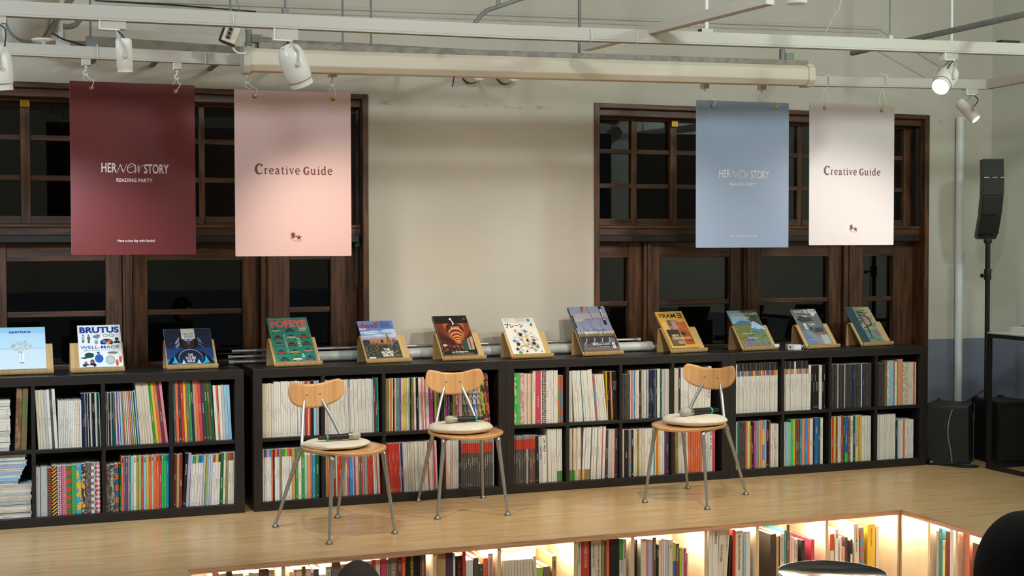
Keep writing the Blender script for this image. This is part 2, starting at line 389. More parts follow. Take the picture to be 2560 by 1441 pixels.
def pattern(name, c1, c2, kind, scale):
    if name in _M: return _M[name]
    m = mat(name, c1, .4); n, l, b_ = nt(m); tc = n.new('ShaderNodeTexCoord'); mp = n.new('ShaderNodeMapping'); l.new(tc.outputs['Object'], mp.inputs[0])
    r = n.new('ShaderNodeValToRGB'); r.color_ramp.interpolation = 'CONSTANT'; r.color_ramp.elements[0].color = lin(c1); r.color_ramp.elements[1].color = lin(c2); r.color_ramp.elements[1].position = .5
    if kind == 'stripe':
        t_ = n.new('ShaderNodeTexWave'); t_.inputs['Scale'].default_value = scale; t_.bands_direction = 'Z'; mp.inputs['Rotation'].default_value = (0, .7, 0); l.new(mp.outputs[0], t_.inputs[0]); l.new(t_.outputs['Fac'], r.inputs[0])
    elif kind == 'bands':
        t_ = n.new('ShaderNodeTexWave'); t_.inputs['Scale'].default_value = scale; t_.bands_direction = 'Z'; l.new(mp.outputs[0], t_.inputs[0]); l.new(t_.outputs['Fac'], r.inputs[0])
    elif kind == 'dots':
        t_ = n.new('ShaderNodeTexVoronoi'); t_.inputs['Scale'].default_value = scale; t_.inputs['Randomness'].default_value = .15; l.new(mp.outputs[0], t_.inputs['Vector']); l.new(t_.outputs['Distance'], r.inputs[0]); r.color_ramp.elements[1].position = .42
    elif kind == 'check':
        t_ = n.new('ShaderNodeTexChecker'); t_.inputs['Scale'].default_value = scale; t_.inputs[1].default_value = lin(c1); t_.inputs[2].default_value = lin(c2); l.new(mp.outputs[0], t_.inputs[0]); l.new(t_.outputs[0], b_.inputs[0]); return m
    else:
        t_ = n.new('ShaderNodeTexNoise'); t_.inputs['Scale'].default_value = scale; t_.inputs['Detail'].default_value = 3; l.new(mp.outputs[0], t_.inputs['Vector']); l.new(t_.outputs['Fac'], r.inputs[0])
    l.new(r.outputs[0], b_.inputs['Base Color']); return m
PAT = {'hazard': ('yellow and black striped', pattern('hazard', '#d9a73a', '#1e1b1c', 'stripe', 22)), 'bluedots': ('blue-dotted lilac', pattern('bluedots', '#4a55a8', '#d8b8c4', 'dots', 95)),
       'reddots': ('red and pink bordered', pattern('reddots', '#c5434c', '#d79aa6', 'dots', 120)), 'greengrid': ('green gridded', pattern('greengrid', '#5db56a', '#2b7d3d', 'check', 130)),
       'scallop': ('red scalloped', pattern('scallop', '#b2492f', '#3a2c2c', 'bands', 26)), 'blocks': ('red, green and yellow block', pattern('blocks', '#c5472e', '#2f7a40', 'bands', 7)),
       'comic': ('sky blue illustrated', pattern('comic', '#2fa3c8', '#e2b23a', 'noise', 22)), 'gold': ('navy gold-lettered', pattern('goldn', '#26305a', '#d8a94a', 'noise', 60)),
       'grey_scrawl': ('grey scribbled', pattern('scrawl', '#7d706c', '#4b4240', 'noise', 90)), 'photos': ('small-photo gridded', pattern('photos', '#8a7a6a', '#cfd6da', 'check', 60)),
       'plus': ('white and red crossed', pattern('plus', '#c94a48', '#c9dbe4', 'dots', 42)), 'marble': ('mottled brown', pattern('marble', '#75685c', '#4d3f36', 'noise', 55)),
       'flag': ('blue and orange', pattern('flag', '#b5622f', '#1f5d7d', 'bands', 5)), 'photo_brown': ('brown photo-printed', pattern('photob', '#6d4c39', '#8a6a50', 'noise', 30)),
       'photo_green': ('green photo-printed', pattern('photog', '#5b6a3a', '#7d5f47', 'noise', 30)), 'rainbow': ('rainbow-dotted', pattern('rainbow', '#e2a04a', '#dfe4ea', 'dots', 150)),
       'ornament': ('black-and-white ornamented', pattern('ornament', '#2a2826', '#c9c2b6', 'dots', 90)), 'greenbrick': ('green and beige block-patterned', pattern('greenbrick', '#31b45a', '#d3c49d', 'noise', 45)),
       'mosaic': ('orange mosaic', pattern('mosaic', '#c75a34', '#4c8a58', 'noise', 60)), 'tealspot': ('teal and orange speckled', pattern('tealspot', '#1d87a0', '#c46a3a', 'noise', 70)),
       'darktext': ('black text-covered', pattern('darktext', '#232221', '#4f4d48', 'noise', 220)), 'greytext': ('grey text-covered', pattern('greytext', '#5f5c58', '#35332f', 'noise', 220)),
       'letters': ('taupe big-lettered', pattern('lettersm', '#7b6650', '#c4b08a', 'noise', 60)), 'letterb': ('blue big-lettered', pattern('letterb', '#3e5fae', '#c5cbd6', 'noise', 60)),
       'letterl': ('lime big-lettered', pattern('letterl', '#9fae3e', '#3a3a28', 'noise', 40)), 'letterr': ('coral big-lettered', pattern('letterr', '#c95a52', '#4a2f2c', 'noise', 40)),
       'letterk': ('charcoal big-lettered', pattern('letterk', '#3c3a3a', '#8f8a80', 'noise', 60)), 'pinkscribble': ('pink patterned', pattern('pinkscribble', '#c58088', '#dcaab0', 'noise', 40)),
       'sunset': ('yellow-to-blue', pattern('sunset', '#d6c23a', '#2b9ad0', 'bands', 1.6)), 'cream_pat': ('cream patterned', pattern('creampat', '#cfc6b2', '#a89f8c', 'noise', 70)), 'multi': ('multicoloured', pattern('multi', '#b9553f', '#4f86a8', 'noise', 25))}
def cinfo(c):
    return PAT[c] if c in PAT else (PAL[c][0], SPINE[c])
rng = random.Random(7)
CELLS = {  # unit, column, row(1 upper): crop-left, crop-right, start, tokens (width x height : cover / cap / band , tilt @)
 (0, 1, 1): (275, 895, 303, '@2.7 25x312:C*3 27:G 30:W 22x316:D 32x318:W @.6 _3 17x250:W*6 17x250:rainbow*7 @1 8x285:?WKNKTWKNWKSK*22'),
 (0, 1, 0): (275, 895, 270, '46x256:G _4 60x258:G 9:T 36x252:scallop 46x262:hazard 46x262:bluedots 45x262:reddots 45x262:blocks 45x264:greengrid 50x264:comic 40x266:gold 50x268:grey_scrawl 43x268:photos 47x268:plus'),
 (0, 2, 1): (32, 668, 36, '@.5 9x284:?KWKTKWK*10 @4 14x284:H 12:W 17:P 12:W 10:B 12:W 10:M 9:T 16:O 10:W 9:E 12:W 10:I 9:i 10:R 9:Y 10:B 9:W 10:E 9:y 12:N 16x290:S @8 27x332:C*5 29:E 29:Y 29:O 6:B 29:Z 29:I'),
 (0, 2, 0): (30, 668, 30, '44x250:marble 47x252:letterk 38x256:flag _6 16:F @-.4 28x292:O 14:u 26:P 9:I 20:T 26:M 30:W 23:U 26:L 22:Q 30:S 24:Y 26:O 23:G 27:O 28:O 26:Q 22:e 28:e 26:b'),
 (0, 3, 1): (705, 1322, 718, '@4 26x332:s 28:O 26:p 28:R 28:Y 25:u 25:E 25:N 27:U 26:O 28:Q 32:p 30:F 28:H 28:F @3 _6 30x300:W 16:O @2.4 30:W 28:G 30:S*2'),
 (0, 3, 0): (705, 1322, 706, '@-1 29x288:Z 28:U 30:Z @-4 34x290:K 30:V @-3 12x280:W 34x276:W/T 28:W/L 26:W/B 22:W/b 11:?WSPVWXLTS*9 27:W/R 30:W/Y 25:W/N 34x284:F 24:W/M 26x284:X 28:W/R 25:W/H 12:W'),
 (1, 0, 1): (70, 663, 70, '10x300:C 15:C 24:C*2 26:C*2 23x308:W*6 24:W*3 25:W @1 28x306:W @0 22:W 18:S 28:R 22:o 16:Z 24:K 28:S 30:G'),
 (1, 0, 0): (70, 663, 70, '24x288:W/Y 24:W/B 30:W/I 18:W/b 18:O 13:N 27:W/O 20:W/P 9:V 17:X 30:W/E 22:W/L 23:W/O 22:W/R 38:U 28:E 34:W/R 30:E 30:M/W 32:J/W 20:X 32:b/W 38:F/W'),
 (1, 1, 1): (697, 1275, 700, '@1.6 13.2x306:W*19 14:G/g @1.2 13.2:W*17 14:S 18x312:Z 16x312:F 20x314:T'),
 (1, 1, 0): (697, 1275, 700, '@1 13x292:N 22:U 24:O 20:H 24:O 20:Z 16:C 24:R 22:R 15:X 16:o 16:S 11:W 30:Q 30:b 18:V 14:P 34:o 24:s 20:R 20:g 34:g @2 30:R 11x286:?RWRRG*10'),
 (1, 2, 1): (62, 628, 64, '15x302:o 14:U 13:E 15:o 16:O 15:W 12:K 19:o 22:T 12:g 16:P 14:y 15:C 14:Y 14:C 15:y 20:M 10:K 12:R 17:X @1.5 23:W 26:K 28:W 22:I 15:W 14x286:O 10:W 24:W @.5 40x296:A 14:K 24:L 26:g'),
 (1, 2, 0): (62, 628, 72, '@2.5 17x284:R*9 10:V 20:N @2 11:?WCWGWWC*23 14x286:R 11:?WGW*4 20:Q 22:i'),
 (1, 3, 1): (650, 1190, 652, '18x290:W 26x294:A 22:P 20:K @7 34:X 28:letters 26:I 16:M 34:letterk 34:letterk 36:letters @8 40:letterb 44:letters 40x306:letterl 44x310:letterr'),
 (1, 3, 0): (650, 1190, 652, '11x282:?WiWRW*11 30:G 22:K 21.5x280:D/R!*15 12:S'),
 (2, 0, 1): (80, 650, 84, '40x306:greenbrick 38x306:e 42x304:pinkscribble 34x300:C 22:C 16:C 10:O 12:C @-.4 30x316:W 54x318:Q @0 16:W 44x318:ornament 28x316:W*2 24:W 24:W*2 30x284:mosaic 30x284:multi'),
 (2, 0, 0): (80, 650, 92, '17x286:D/R!*8 17:G/R! 17:D/R!*2 16:R 17:D/R!*2 30x282:K @1 42x276:G 46x280:W 14:g 20x318:W*5 @.3 20:W\\E*3'),
 (2, 1, 1): (682, 1235, 692, '@2 24x306:W*2 _14 @6 25x308:W*4 8:T 25:W*4 34x314:W @5 24x280:multi 21:W*5 @2 11x296:?KKRKYKK*11'),
 (2, 1, 0): (682, 1235, 684, '22x318:C\\E 26:C\\E 12x318:H 24:C\\E 18:C*2 30:W\\U 10:Z @-2.5 28:W\\o 28:W\\X 32:W\\X 11:N 28:W 32:W 12:g 28:W 24:W 12:R 32:W @-1 30x296:p 30x298:G 14:W 32:i 40:p'),
 (2, 2, 1): (70, 605, 78, '12x272:greytext*8 15x296:i 12:R 14:C 14:b 18:i 15:W 15:W 20:K 15:X 12:?WGWgW*6 14:?NPKsN*7 18x300:W*2 20x296:F 25:G*2 18:W*2'),
 (2, 2, 0): (70, 605, 74, '34x292:C 46x290:K 30:tealspot 22:K 26:C 16:C 22:X 32:C 30:C 30:W 36:W 34:W 12x300:T 14:W 15:O 24x298:Y 18:W*3 10:P 44:p'),
 (2, 3, 1): (636, 1165, 640, '34x300:C 28:C 22:N 29:W*2 34:W 30:W*2 32:W 28:W*3 26:W @-1.5 40x304:W'),
 (2, 3, 0): (636, 1165, 644, '18x294:Z @.6 36:X 16:W*5 26:W @0 26x292:O*6 28:W 32:W 22:W 34x298:W 30:Q'),
 (3, 0, 1): (98, 605, 100, '32x308:W 14.5x314:W/K/?RYTPOBEUS*31'),
 (3, 0, 0): (98, 605, 106, '13x300:?TMT*3 14:greytext*6 18x302:O 16:y 20:L 15x270:R 18x298:K 20:A 20:g*2 16:Y 24x300:J 22:sunset 22:V 30:K 15:R 20x274:W*2 24:cream_pat 26:W'),
 (3, 1, 1): (655, 1165, 658, '14.5x316:W/K/?IRSYVO*9 18:W 14:W/K/?BTOYGI*10 @-1 30x288:W @0 18x284:?KKWKK*9'),
 (3, 1, 0): (655, 1165, 658, '14x276:X 16:W 30x278:S 16:M*2 30x296:e 24:Y 24:H*2 28:T 32:J 30:b 28:O 38:W 14:K 44x300:B 24:F 30:W'),
 (3, 2, 1): (85, 580, 90, '17x284:darktext*5 8:W 17:darktext*4 8:W 17:darktext*5 17:N 17:darktext*5 12:W 17:N 17:darktext*5'),
 (3, 2, 0): (85, 580, 90, '22x300:W 24:R 25:Y 20:H 17:W*2 24x304:R 24x298:F 36x296:B\\e 26:photo_brown 28x298:W 28:F 32x302:C 20:U 20:Y 17.5x294:W*6'),
 (3, 3, 1): (615, 1115, 618, '17x282:darktext*6 20x296:photo_green 10:H 30:cream_pat 15:S*2 20:S 15:multi 25x290:y 12:b 33x304:J 22:U 20x280:cream_pat*3 22:C*3 20:R 17:i'),
 (3, 3, 0): (615, 1115, 618, '21.6x296:W*11 16x256:K 18:b 19:W*3 20:O 21:W*5'),
}
def book_bm(b, w_, h_, d_, c, cap, band, foot, M, mats, seed):
    """one magazine standing with its spine at y = 0; mats is the growing material list"""
    def mi(m):
        if m not in mats: mats.append(m)
        return mats.index(m)
    name, m = cinfo(c); main = mi(m); pap = mi(M_PAPER)
    cuts = [0, h_]; cols = [main]
    if foot: cuts = [0, h_*.2, h_]; cols = [mi(cinfo(foot)[1]), main]
    if cap:
        big = cap.endswith('!'); cc = cap.rstrip('!'); k = mi(cinfo(cc)[1])
        if big: cuts = [0, h_*.72, h_*.93, h_]; cols = [main, k, mi(SPINE['g'])]
        elif band: cuts = [0, h_*.74, h_*.845, h_]; cols = [main, mi(cinfo(band)[1]), k]
        else: cuts = [0, h_*.85, h_]; cols = [main, k]
    for i, k in enumerate(cols):
        z0, z1 = cuts[i], cuts[i+1]; e = min(.0012, w_*.15)
        v = [(0, e, z0), (e, 0, z0), (w_-e, 0, z0), (w_, e, z0), (0, e, z1), (e, 0, z1), (w_-e, 0, z1), (w_, e, z1)]
        b.add(v, [(0, 1, 5, 4), (1, 2, 6, 5), (2, 3, 7, 6)], k, False, M)
    e = min(.0012, w_*.15)
    v = [(0, e, 0), (w_, e, 0), (w_, d_, 0), (0, d_, 0), (0, e, h_), (w_, e, h_), (w_, d_, h_), (0, d_, h_), (e, 0, h_), (w_-e, 0, h_), (e, 0, 0), (w_-e, 0, 0)]
    b.add(v, [(3, 0, 4, 7), (1, 2, 6, 5)], main, False, M)
    b.add(v, [(2, 3, 7, 6), (0, 3, 2, 1, 11, 10), (4, 8, 9, 5, 6, 7)], [pap, pap, pap], False, M)
    if c in PAT: return
    r = random.Random(seed); ink = mi(M_INKD if c in LIGHTC else M_INKL); tw = min(w_*.26, .005); x0 = w_*.5-tw/2
    z = h_*r.choice((.52, .62, .80 if not cap else .66)); zend = z-h_*r.uniform(.08, .24); vs = []; fs = []
    while z > zend:
        l = r.uniform(.003, .011); k = len(vs); vs += [(x0, -.0004, z-l), (x0+tw, -.0004, z-l), (x0+tw, -.0004, z), (x0, -.0004, z)]; fs.append((k, k+1, k+2, k+3)); z -= l+r.choice((.0018, .002, .004))
    if r.random() < .6 and w_ > .006:
        k = len(vs); zz = .012; vs += [(x0, -.0004, zz), (x0+tw, -.0004, zz), (x0+tw, -.0004, zz+.009), (x0, -.0004, zz+.009)]; fs.append((k, k+1, k+2, k+3))
    b.add(vs, fs, ink, False, M)
TITLES = {(2, 0, 0): {15: ('CAP 74024', 'D', .80), 16: ('CAP 74024', 'K', .97)}, (2, 3, 1): {-1: ('Autumn/Winter 23', 'D', .80)}, (2, 3, 0): {-2: ('ANOTHER   BZ19   SS24', 'K', .98), -3: ('COFFEE & CIGARETTES', 'g', .85)},
          (3, 2, 0): {12: ('THE RIGHT KIND OF WRONG', 'D', .98), 10: ('REVELRY REVELRY', 'p', .9)}, (0, 2, 0): {1: ('have A great DM -Diana', 'C', .93), **{i: ('FRAME', 'K' if i % 3 else 'W', .97) for i in range(4, 24)}},
          (1, 3, 1): {-7: ('CORNE', 'C', .8), -4: ('BRUUSE', 'N', .9), -3: ('HISTORI', 'C', .95), -1: ('WACTUERLANDUS', 'K', .98)}}
MAGS = []      # every standing or lying magazine: dict
COLN = ['first', 'second', 'third', 'fourth']
import re
for (u_, c_, r_), (L, R, s0, toks) in CELLS.items():
    x0 = BX[u_]+TH+c_*(CW+DV); z0 = TH+(CH+DV if r_ else 0)+.0006; k = CW/(R-L)
    x = x0+(s0-L)*k; tilt = 0.; hh = 300; ph = 0; pt = 0.; run = []
    for tk in toks.split():
        if tk[0] == '@': tilt = math.radians(float(tk[1:])); continue
        if tk[0] == '_': x += float(tk[1:])*k; continue
        m = re.match(r'([\d.]+)(?:x(\d+))?:([^*]+)(?:\*(\d+))?$', tk); wd = float(m[1])*k
        if m[2]: hh = float(m[2])/1000
        for j in range(int(m[4] or 1)):
            spec = m[3]; foot = None
            if '\\' in spec: spec, foot = spec.split('\\')
            ps = spec.split('/'); ps += [None]*(3-len(ps))
            ps = [(rng.choice(q[1:]) if q and q[0] == '?' else q) for q in ps]
            h1 = hh*(1+rng.uniform(-.006, .006))
            gap = min(max(0, ph*(math.tan(tilt)-math.tan(pt))), .003) if ph else 0
            run.append([x+gap, max(wd-.0010, wd*.86), h1, ps, foot, tilt]); x += gap+wd/math.cos(tilt); ph, pt = h1, tilt
    over = (x-(x0+CW-.002))          # squeeze a row that would run past the divider
    if over > 0:
        f = (x0+CW-.002-run[0][0])/(x-run[0][0])
        for q in run: q[0] = run[0][0]+(q[0]-run[0][0])*f; q[1] *= f
    lim = x0+.0005                 # leaning spines may only lean as far as the neighbour or divider lets them
    for q in run:
        if q[5] > 0: q[5] = min(q[5], math.asin(max(0, min(.3, (q[0]-lim)/q[2]))))
        lim = q[0]+q[1]-q[2]*math.sin(max(q[5], 0))
    lim = x0+CW-.0005
    for q in reversed(run):
        if q[5] < 0: q[5] = -math.asin(max(0, min(.3, (lim-q[0]-q[1])/q[2])))if -q[5] > max(0, (lim-q[0]-q[1])/q[2]) else q[5]
        lim = q[0]+q[2]*math.sin(max(-q[5], 0))
    TT = {(k+len(run) if k < 0 else k): v for k, v in TITLES.get((u_, c_, r_), {}).items()}
    for qi, q in enumerate(run): MAGS.append(dict(tt=TT.get(qi), u=u_, c=c_, r=r_, x=q[0], w=q[1], h=q[2], ps=q[3], foot=q[4], t=q[5], z=z0, lie=False, d=rng.uniform(.205, .225), y=.022+rng.uniform(0, .006)))
# binders and flat stacks in the far left column
x0 = BX[0]+TH; zU, zL = TH+CH+DV+.0006, TH+.0006
for j, (xx, pn) in enumerate(((.262, 'photo_brown'), (.292, 'photo_green'))):
    MAGS.append(dict(u=0, c=0, r=1, x=x0+xx-.012, w=.028, h=.325, ps=[pn, None, None], foot=None, t=math.radians(-2.4), z=zU, lie=False, d=.24, y=.02))
def stack(z, n, th, right0, right1, cols, r_, which):
    for j in range(n):
        f = j/max(n-1, 1); tk = th*rng.uniform(.85, 1.12)
        MAGS.append(dict(u=0, c=0, r=r_, x=x0+right0+(right1-right0)*f+rng.uniform(-.004, .004), w=tk, h=.225, ps=[rng.choice(cols), None, None], foot=None, t=0, z=z, lie=True, d=.28, y=.02+rng.uniform(0, .008), stack=which, n=n-j)); z += tk+.0002
    return z
z = stack(zU, 17, .0155, .225, .232, 'WWGWC', 1, 'upper')
z = stack(zL, 12, .0145, .328, .330, 'WWCWG', 0, 'bottom of lower')
z = stack(z, 13, .0098, .262, .312, 'SVWWS', 0, 'middle of lower')
stack(z, 3, .0145, .302, .306, 'WCW', 0, 'top of lower')
# which are individuals: the 300 that show largest
for m in MAGS:
    d = Vector((m['x'], 0, .4))-CAM; m['a'] = m['w']*(m['h'] if not m['lie'] else .08)/d.length_squared
    m['x2'] = m['x']
keep = set(id(m) for m in sorted(MAGS, key=lambda m: -m['a'])[:300])
cnt = {}
for m in MAGS:
    nm = cinfo(m['ps'][0])[0]
    if m['ps'][1]: nm += ' with '+cinfo(m['ps'][1].rstrip('!'))[0]+' top'
    m['nm'] = nm; kk = (m['u'], m['c'], m['r'], nm, m['lie'], m.get('stack')); cnt[kk] = cnt.get(kk, 0)+1; m['k'] = cnt[kk]; m['kk'] = kk
mass = MB(); massm = []
for i, m in enumerate(MAGS):
    if m['lie']:
        M = Matrix.Translation((m['x'], m['y'], m['z'])) @ Matrix(((0, 0, -1, 0), (0, 1, 0, 0), (1, 0, 0, 0), (0, 0, 0, 1)))
        # local x -> world z (thickness), local z -> world -x (length)
    else:
        M = Matrix.Translation((m['x'], m['y'], m['z'])) @ Matrix.Rotation(-m['t'], 4, 'Y')
        if m['t'] < 0: M = Matrix.Translation((m['x'], m['y'], m['z']+m['w']*math.sin(-m['t']))) @ Matrix.Rotation(-m['t'], 4, 'Y')
    if id(m) in keep:
        b = MB(); ms = []; book_bm(b, m['w'], m['h'], m['d'], *m['ps'], m['foot'], None, ms, i)
        o = b.build('magazine', ms); o.matrix_world = M
        if m.get('tt'):
            s_, ik, top = m['tt']; t_ = MB(); sz = m['w']*(.72 if len(s_) > 6 or s_[0] != 'F' else .62); t_.text(s_, sz, Matrix(), 0, bold=.012, align='LEFT')
            ln = max(v[0] for v in t_.v); f_ = min(1, m['h']*(.94 if top > .9 else .75)/ln); Mv = M @ Matrix(((0, 1, 0, m['w']*.5), (0, 0, -1, -.0009), (-1, 0, 0, m['h']*top), (0, 0, 0, 1)))
            t_.v = [tuple(Mv @ Vector((x_*f_, y_, 0))) for x_, y_, z_ in t_.v]
            bpy.context.view_layer.update(); t_.build('spine_title', [mat('ink_'+PAL[ik][0], PAL[ik][1], .5)], o, 0, o.matrix_world.inverted())
        row = 'upper' if m['r'] else 'lower'
        if m['lie']:
            lab = '%s magazine lying %s from top, %s stack, leftmost bookcase' % (m['nm'], ordn(m['n']), m['stack']); grp = 'magazines lying flat in the leftmost bookcase'
        else:
            tot = cnt[m['kk']]; where = '%s %s cell of %s bookcase' % (row, COLN[m['c']], BN[m['u']])
            if tot == 1: lab = 'only %s magazine standing in %s' % (m['nm'], where)
            elif m['k']*2 > tot+1: lab = '%s %s magazine from right, %s' % (ordn(tot-m['k']+1), m['nm'], where)
            else: lab = '%s %s magazine from left, %s' % (ordn(m['k']), m['nm'], where)
            grp = 'magazines in the %s %s cell of the %s bookcase' % (row, COLN[m['c']], BN[m['u']])
        tag(o, lab, 'magazine', grp)
    else:
        book_bm(mass, m['w'], m['h'], m['d'], *m['ps'], m['foot'], M, massm, i)
o = mass.build('thin_magazines', massm); o['kind'] = 'stuff'; tag(o, 'the many thin spines filling the rest of the black bookcase cells', 'magazines')
print('MAGAZINES', len(MAGS))
# ------------------------------------------------------------------ hanging posters
YP = -.60
def T(b, body, x, z, size, mi, y=-.0012, **k): b.text(body, size, FRONT(x, y, z), mi, **k)
def ribbon(b, pts, wd, M, mi, n=6):
    """flat brush stroke through pts (x, y) with per-point widths"""
    p = spline([(x, y, 0) for x, y in pts], n); m = len(p); ws = wd if isinstance(wd, (list, tuple)) else [wd]*len(pts)
    L = []; 
    for i, q in enumerate(p):
        t = (p[min(i+1, m-1)]-p[max(i-1, 0)]).normalized(); nn = Vector((-t.y, t.x, 0)); f = i/n; j = min(int(f), len(ws)-2); wv = ws[j]+(ws[j+1]-ws[j])*(f-j)
        L += [q+nn*wv/2, q-nn*wv/2]
    b.add(L, [(2*i, 2*i+1, 2*i+3, 2*i+2) for i in range(m-1)], mi, False, M)
def disc(b, x, y, rx, ry, M, mi, n=14, z=0):
    b.add([(x+rx*math.cos(2*PI*k/n), y+ry*math.sin(2*PI*k/n), z) for k in range(n)], [tuple(range(n))], mi, False, M)
def star(b, x, y, r, n, inner, M, mi, rot=0, z=0):
    vs = [(x, y, z)]
    for k in range(2*n):
        q = r if k % 2 == 0 else r*inner; a = rot+PI*k/n; vs.append((x+q*math.cos(a), y+q*math.sin(a), z))
    b.add(vs, [(0, k+1, (k+1) % (2*n)+1) for k in range(2*n)], mi, False, M)
# strokes of the rough serif lettering: (points, widths) in units of the x-height
S_ = .15
GL = {
 'C': (1.02, [([(.86, 1.12), (.70, 1.28), (.42, 1.26), (.16, .95), (.12, .52), (.30, .12), (.58, .02), (.92, .16)], [.22, .12, .15, .25, .28, .22, .15, .10]), ([(.84, 1.26), (.86, 1.0)], [.20, .16])]),
 'G': (1.05, [([(.84, 1.12), (.62, 1.26), (.36, 1.2), (.14, .88), (.12, .5), (.30, .12), (.58, .02), (.84, .14)], [.18, .12, .16, .24, .26, .2, .14, .14]), ([(.84, 1.28), (.85, 1.0)], [.14, .12]), ([(.84, .06), (.84, .56)], [.20, .18]), ([(.60, .56), (1.02, .56)], [.1, .1])]),
 'r': (.70, [([(.24, .04), (.24, .94)], [.17, .17]), ([(.06, .04), (.46, .04)], [.1, .1]), ([(.06, .92), (.26, .94)], [.1, .1]), ([(.26, .68), (.38, .90), (.60, .93)], [.08, .12, .2])]),
 'e': (.86, [([(.12, .52), (.74, .58), (.62, .90), (.38, .97), (.16, .74), (.13, .42), (.30, .10), (.54, .03), (.76, .16)], [.09, .14, .13, .11, .17, .18, .15, .13, .09])]),
 'a': (.88, [([(.16, .76), (.32, .95), (.54, .92), (.62, .70), (.62, .20), (.72, .05), (.86, .08)], [.2, .12, .13, .17, .17, .13, .07]), ([(.62, .58), (.36, .52), (.14, .32), (.22, .06), (.44, .04), (.62, .22)], [.08, .11, .16, .16, .12, .09])]),
 't': (.62, [([(.28, 1.24), (.28, .24), (.38, .05), (.58, .10)], [.12, .17, .15, .08]), ([(.06, .92), (.56, .92)], [.1, .1])]),
 'i': (.50, [([(.26, .04), (.26, .92)], [.17, .17]), ([(.06, .04), (.46, .04)], [.1, .1]), ([(.07, .92), (.28, .93)], [.1, .1]), ([(.20, 1.30), (.34, 1.30)], [.16, .16])]),
 'v': (.84, [([(.14, .94), (.42, .03)], [.18, .13]), ([(.70, .94), (.42, .03)], [.08, .10]), ([(.0, .94), (.32, .94)], [.09, .09]), ([(.54, .94), (.84, .94)], [.09, .09])]),
 'u': (1.0, [([(.20, .94), (.20, .26), (.36, .05), (.58, .10), (.72, .30)], [.17, .17, .15, .11, .08]), ([(.72, .94), (.72, .04)], [.17, .17]), ([(.04, .93), (.22, .94)], [.1, .1]), ([(.56, .93), (.74, .94)], [.1, .1]), ([(.72, .04), (.92, .05)], [.1, .1])]),
 'd': (1.0, [([(.72, 1.42), (.72, .04)], [.17, .17]), ([(.54, 1.42), (.74, 1.42)], [.1, .1]), ([(.72, .04), (.92, .05)], [.1, .1]), ([(.70, .78), (.48, .95), (.24, .82), (.13, .46), (.26, .10), (.46, .04), (.70, .24)], [.08, .11, .15, .18, .15, .12, .08])]),
}
def creative(b, x, z, wid, mi):
    seq = [('C', 1.30), ('r', 1), ('e', 1), ('a', 1), ('t', 1), ('i', 1), ('v', 1), ('e', 1), (' ', 1), ('G', 1), ('u', 1), ('i', 1), ('d', 1), ('e', 1)]
    tot = sum((GL[c][0]*s if c != ' ' else .28)+.16 for c, s in seq)-.16; k = wid/tot; px = x-wid/2
    for c, s in seq:
        if c != ' ':
            for i, (pts, ws) in enumerate(GL[c][1]):
                ribbon(b, [(px+a*k*s, q*k*s) for a, q in pts], [v*k*s*1.22 for v in ws], FRONT(0, -.0012-i*.00006, z), mi)
        px += ((GL[c][0]*s if c != ' ' else .28)+.16)*k
def emblem(b, x, z, s, mi):
    M = FRONT(0, -.0012, z)
    star(b, x-.33*s, .42*s, .40*s, 8, .36, M, mi, .2); star(b, x-.33*s, .12*s, .34*s, 7, .4, FRONT(0, -.00126, z), mi, .5)
    star(b, x+.42*s, .0, .42*s, 5, .36, M, mi, .3); star(b, x+.06*s, .16*s, .18*s, 6, .3, M, mi)
    ribbon(b, [(x-.72*s, 0), (x-.15*s, -.42*s), (x+.72*s, -.40*s)], .035*s, FRONT(0, -.00124, z), mi)
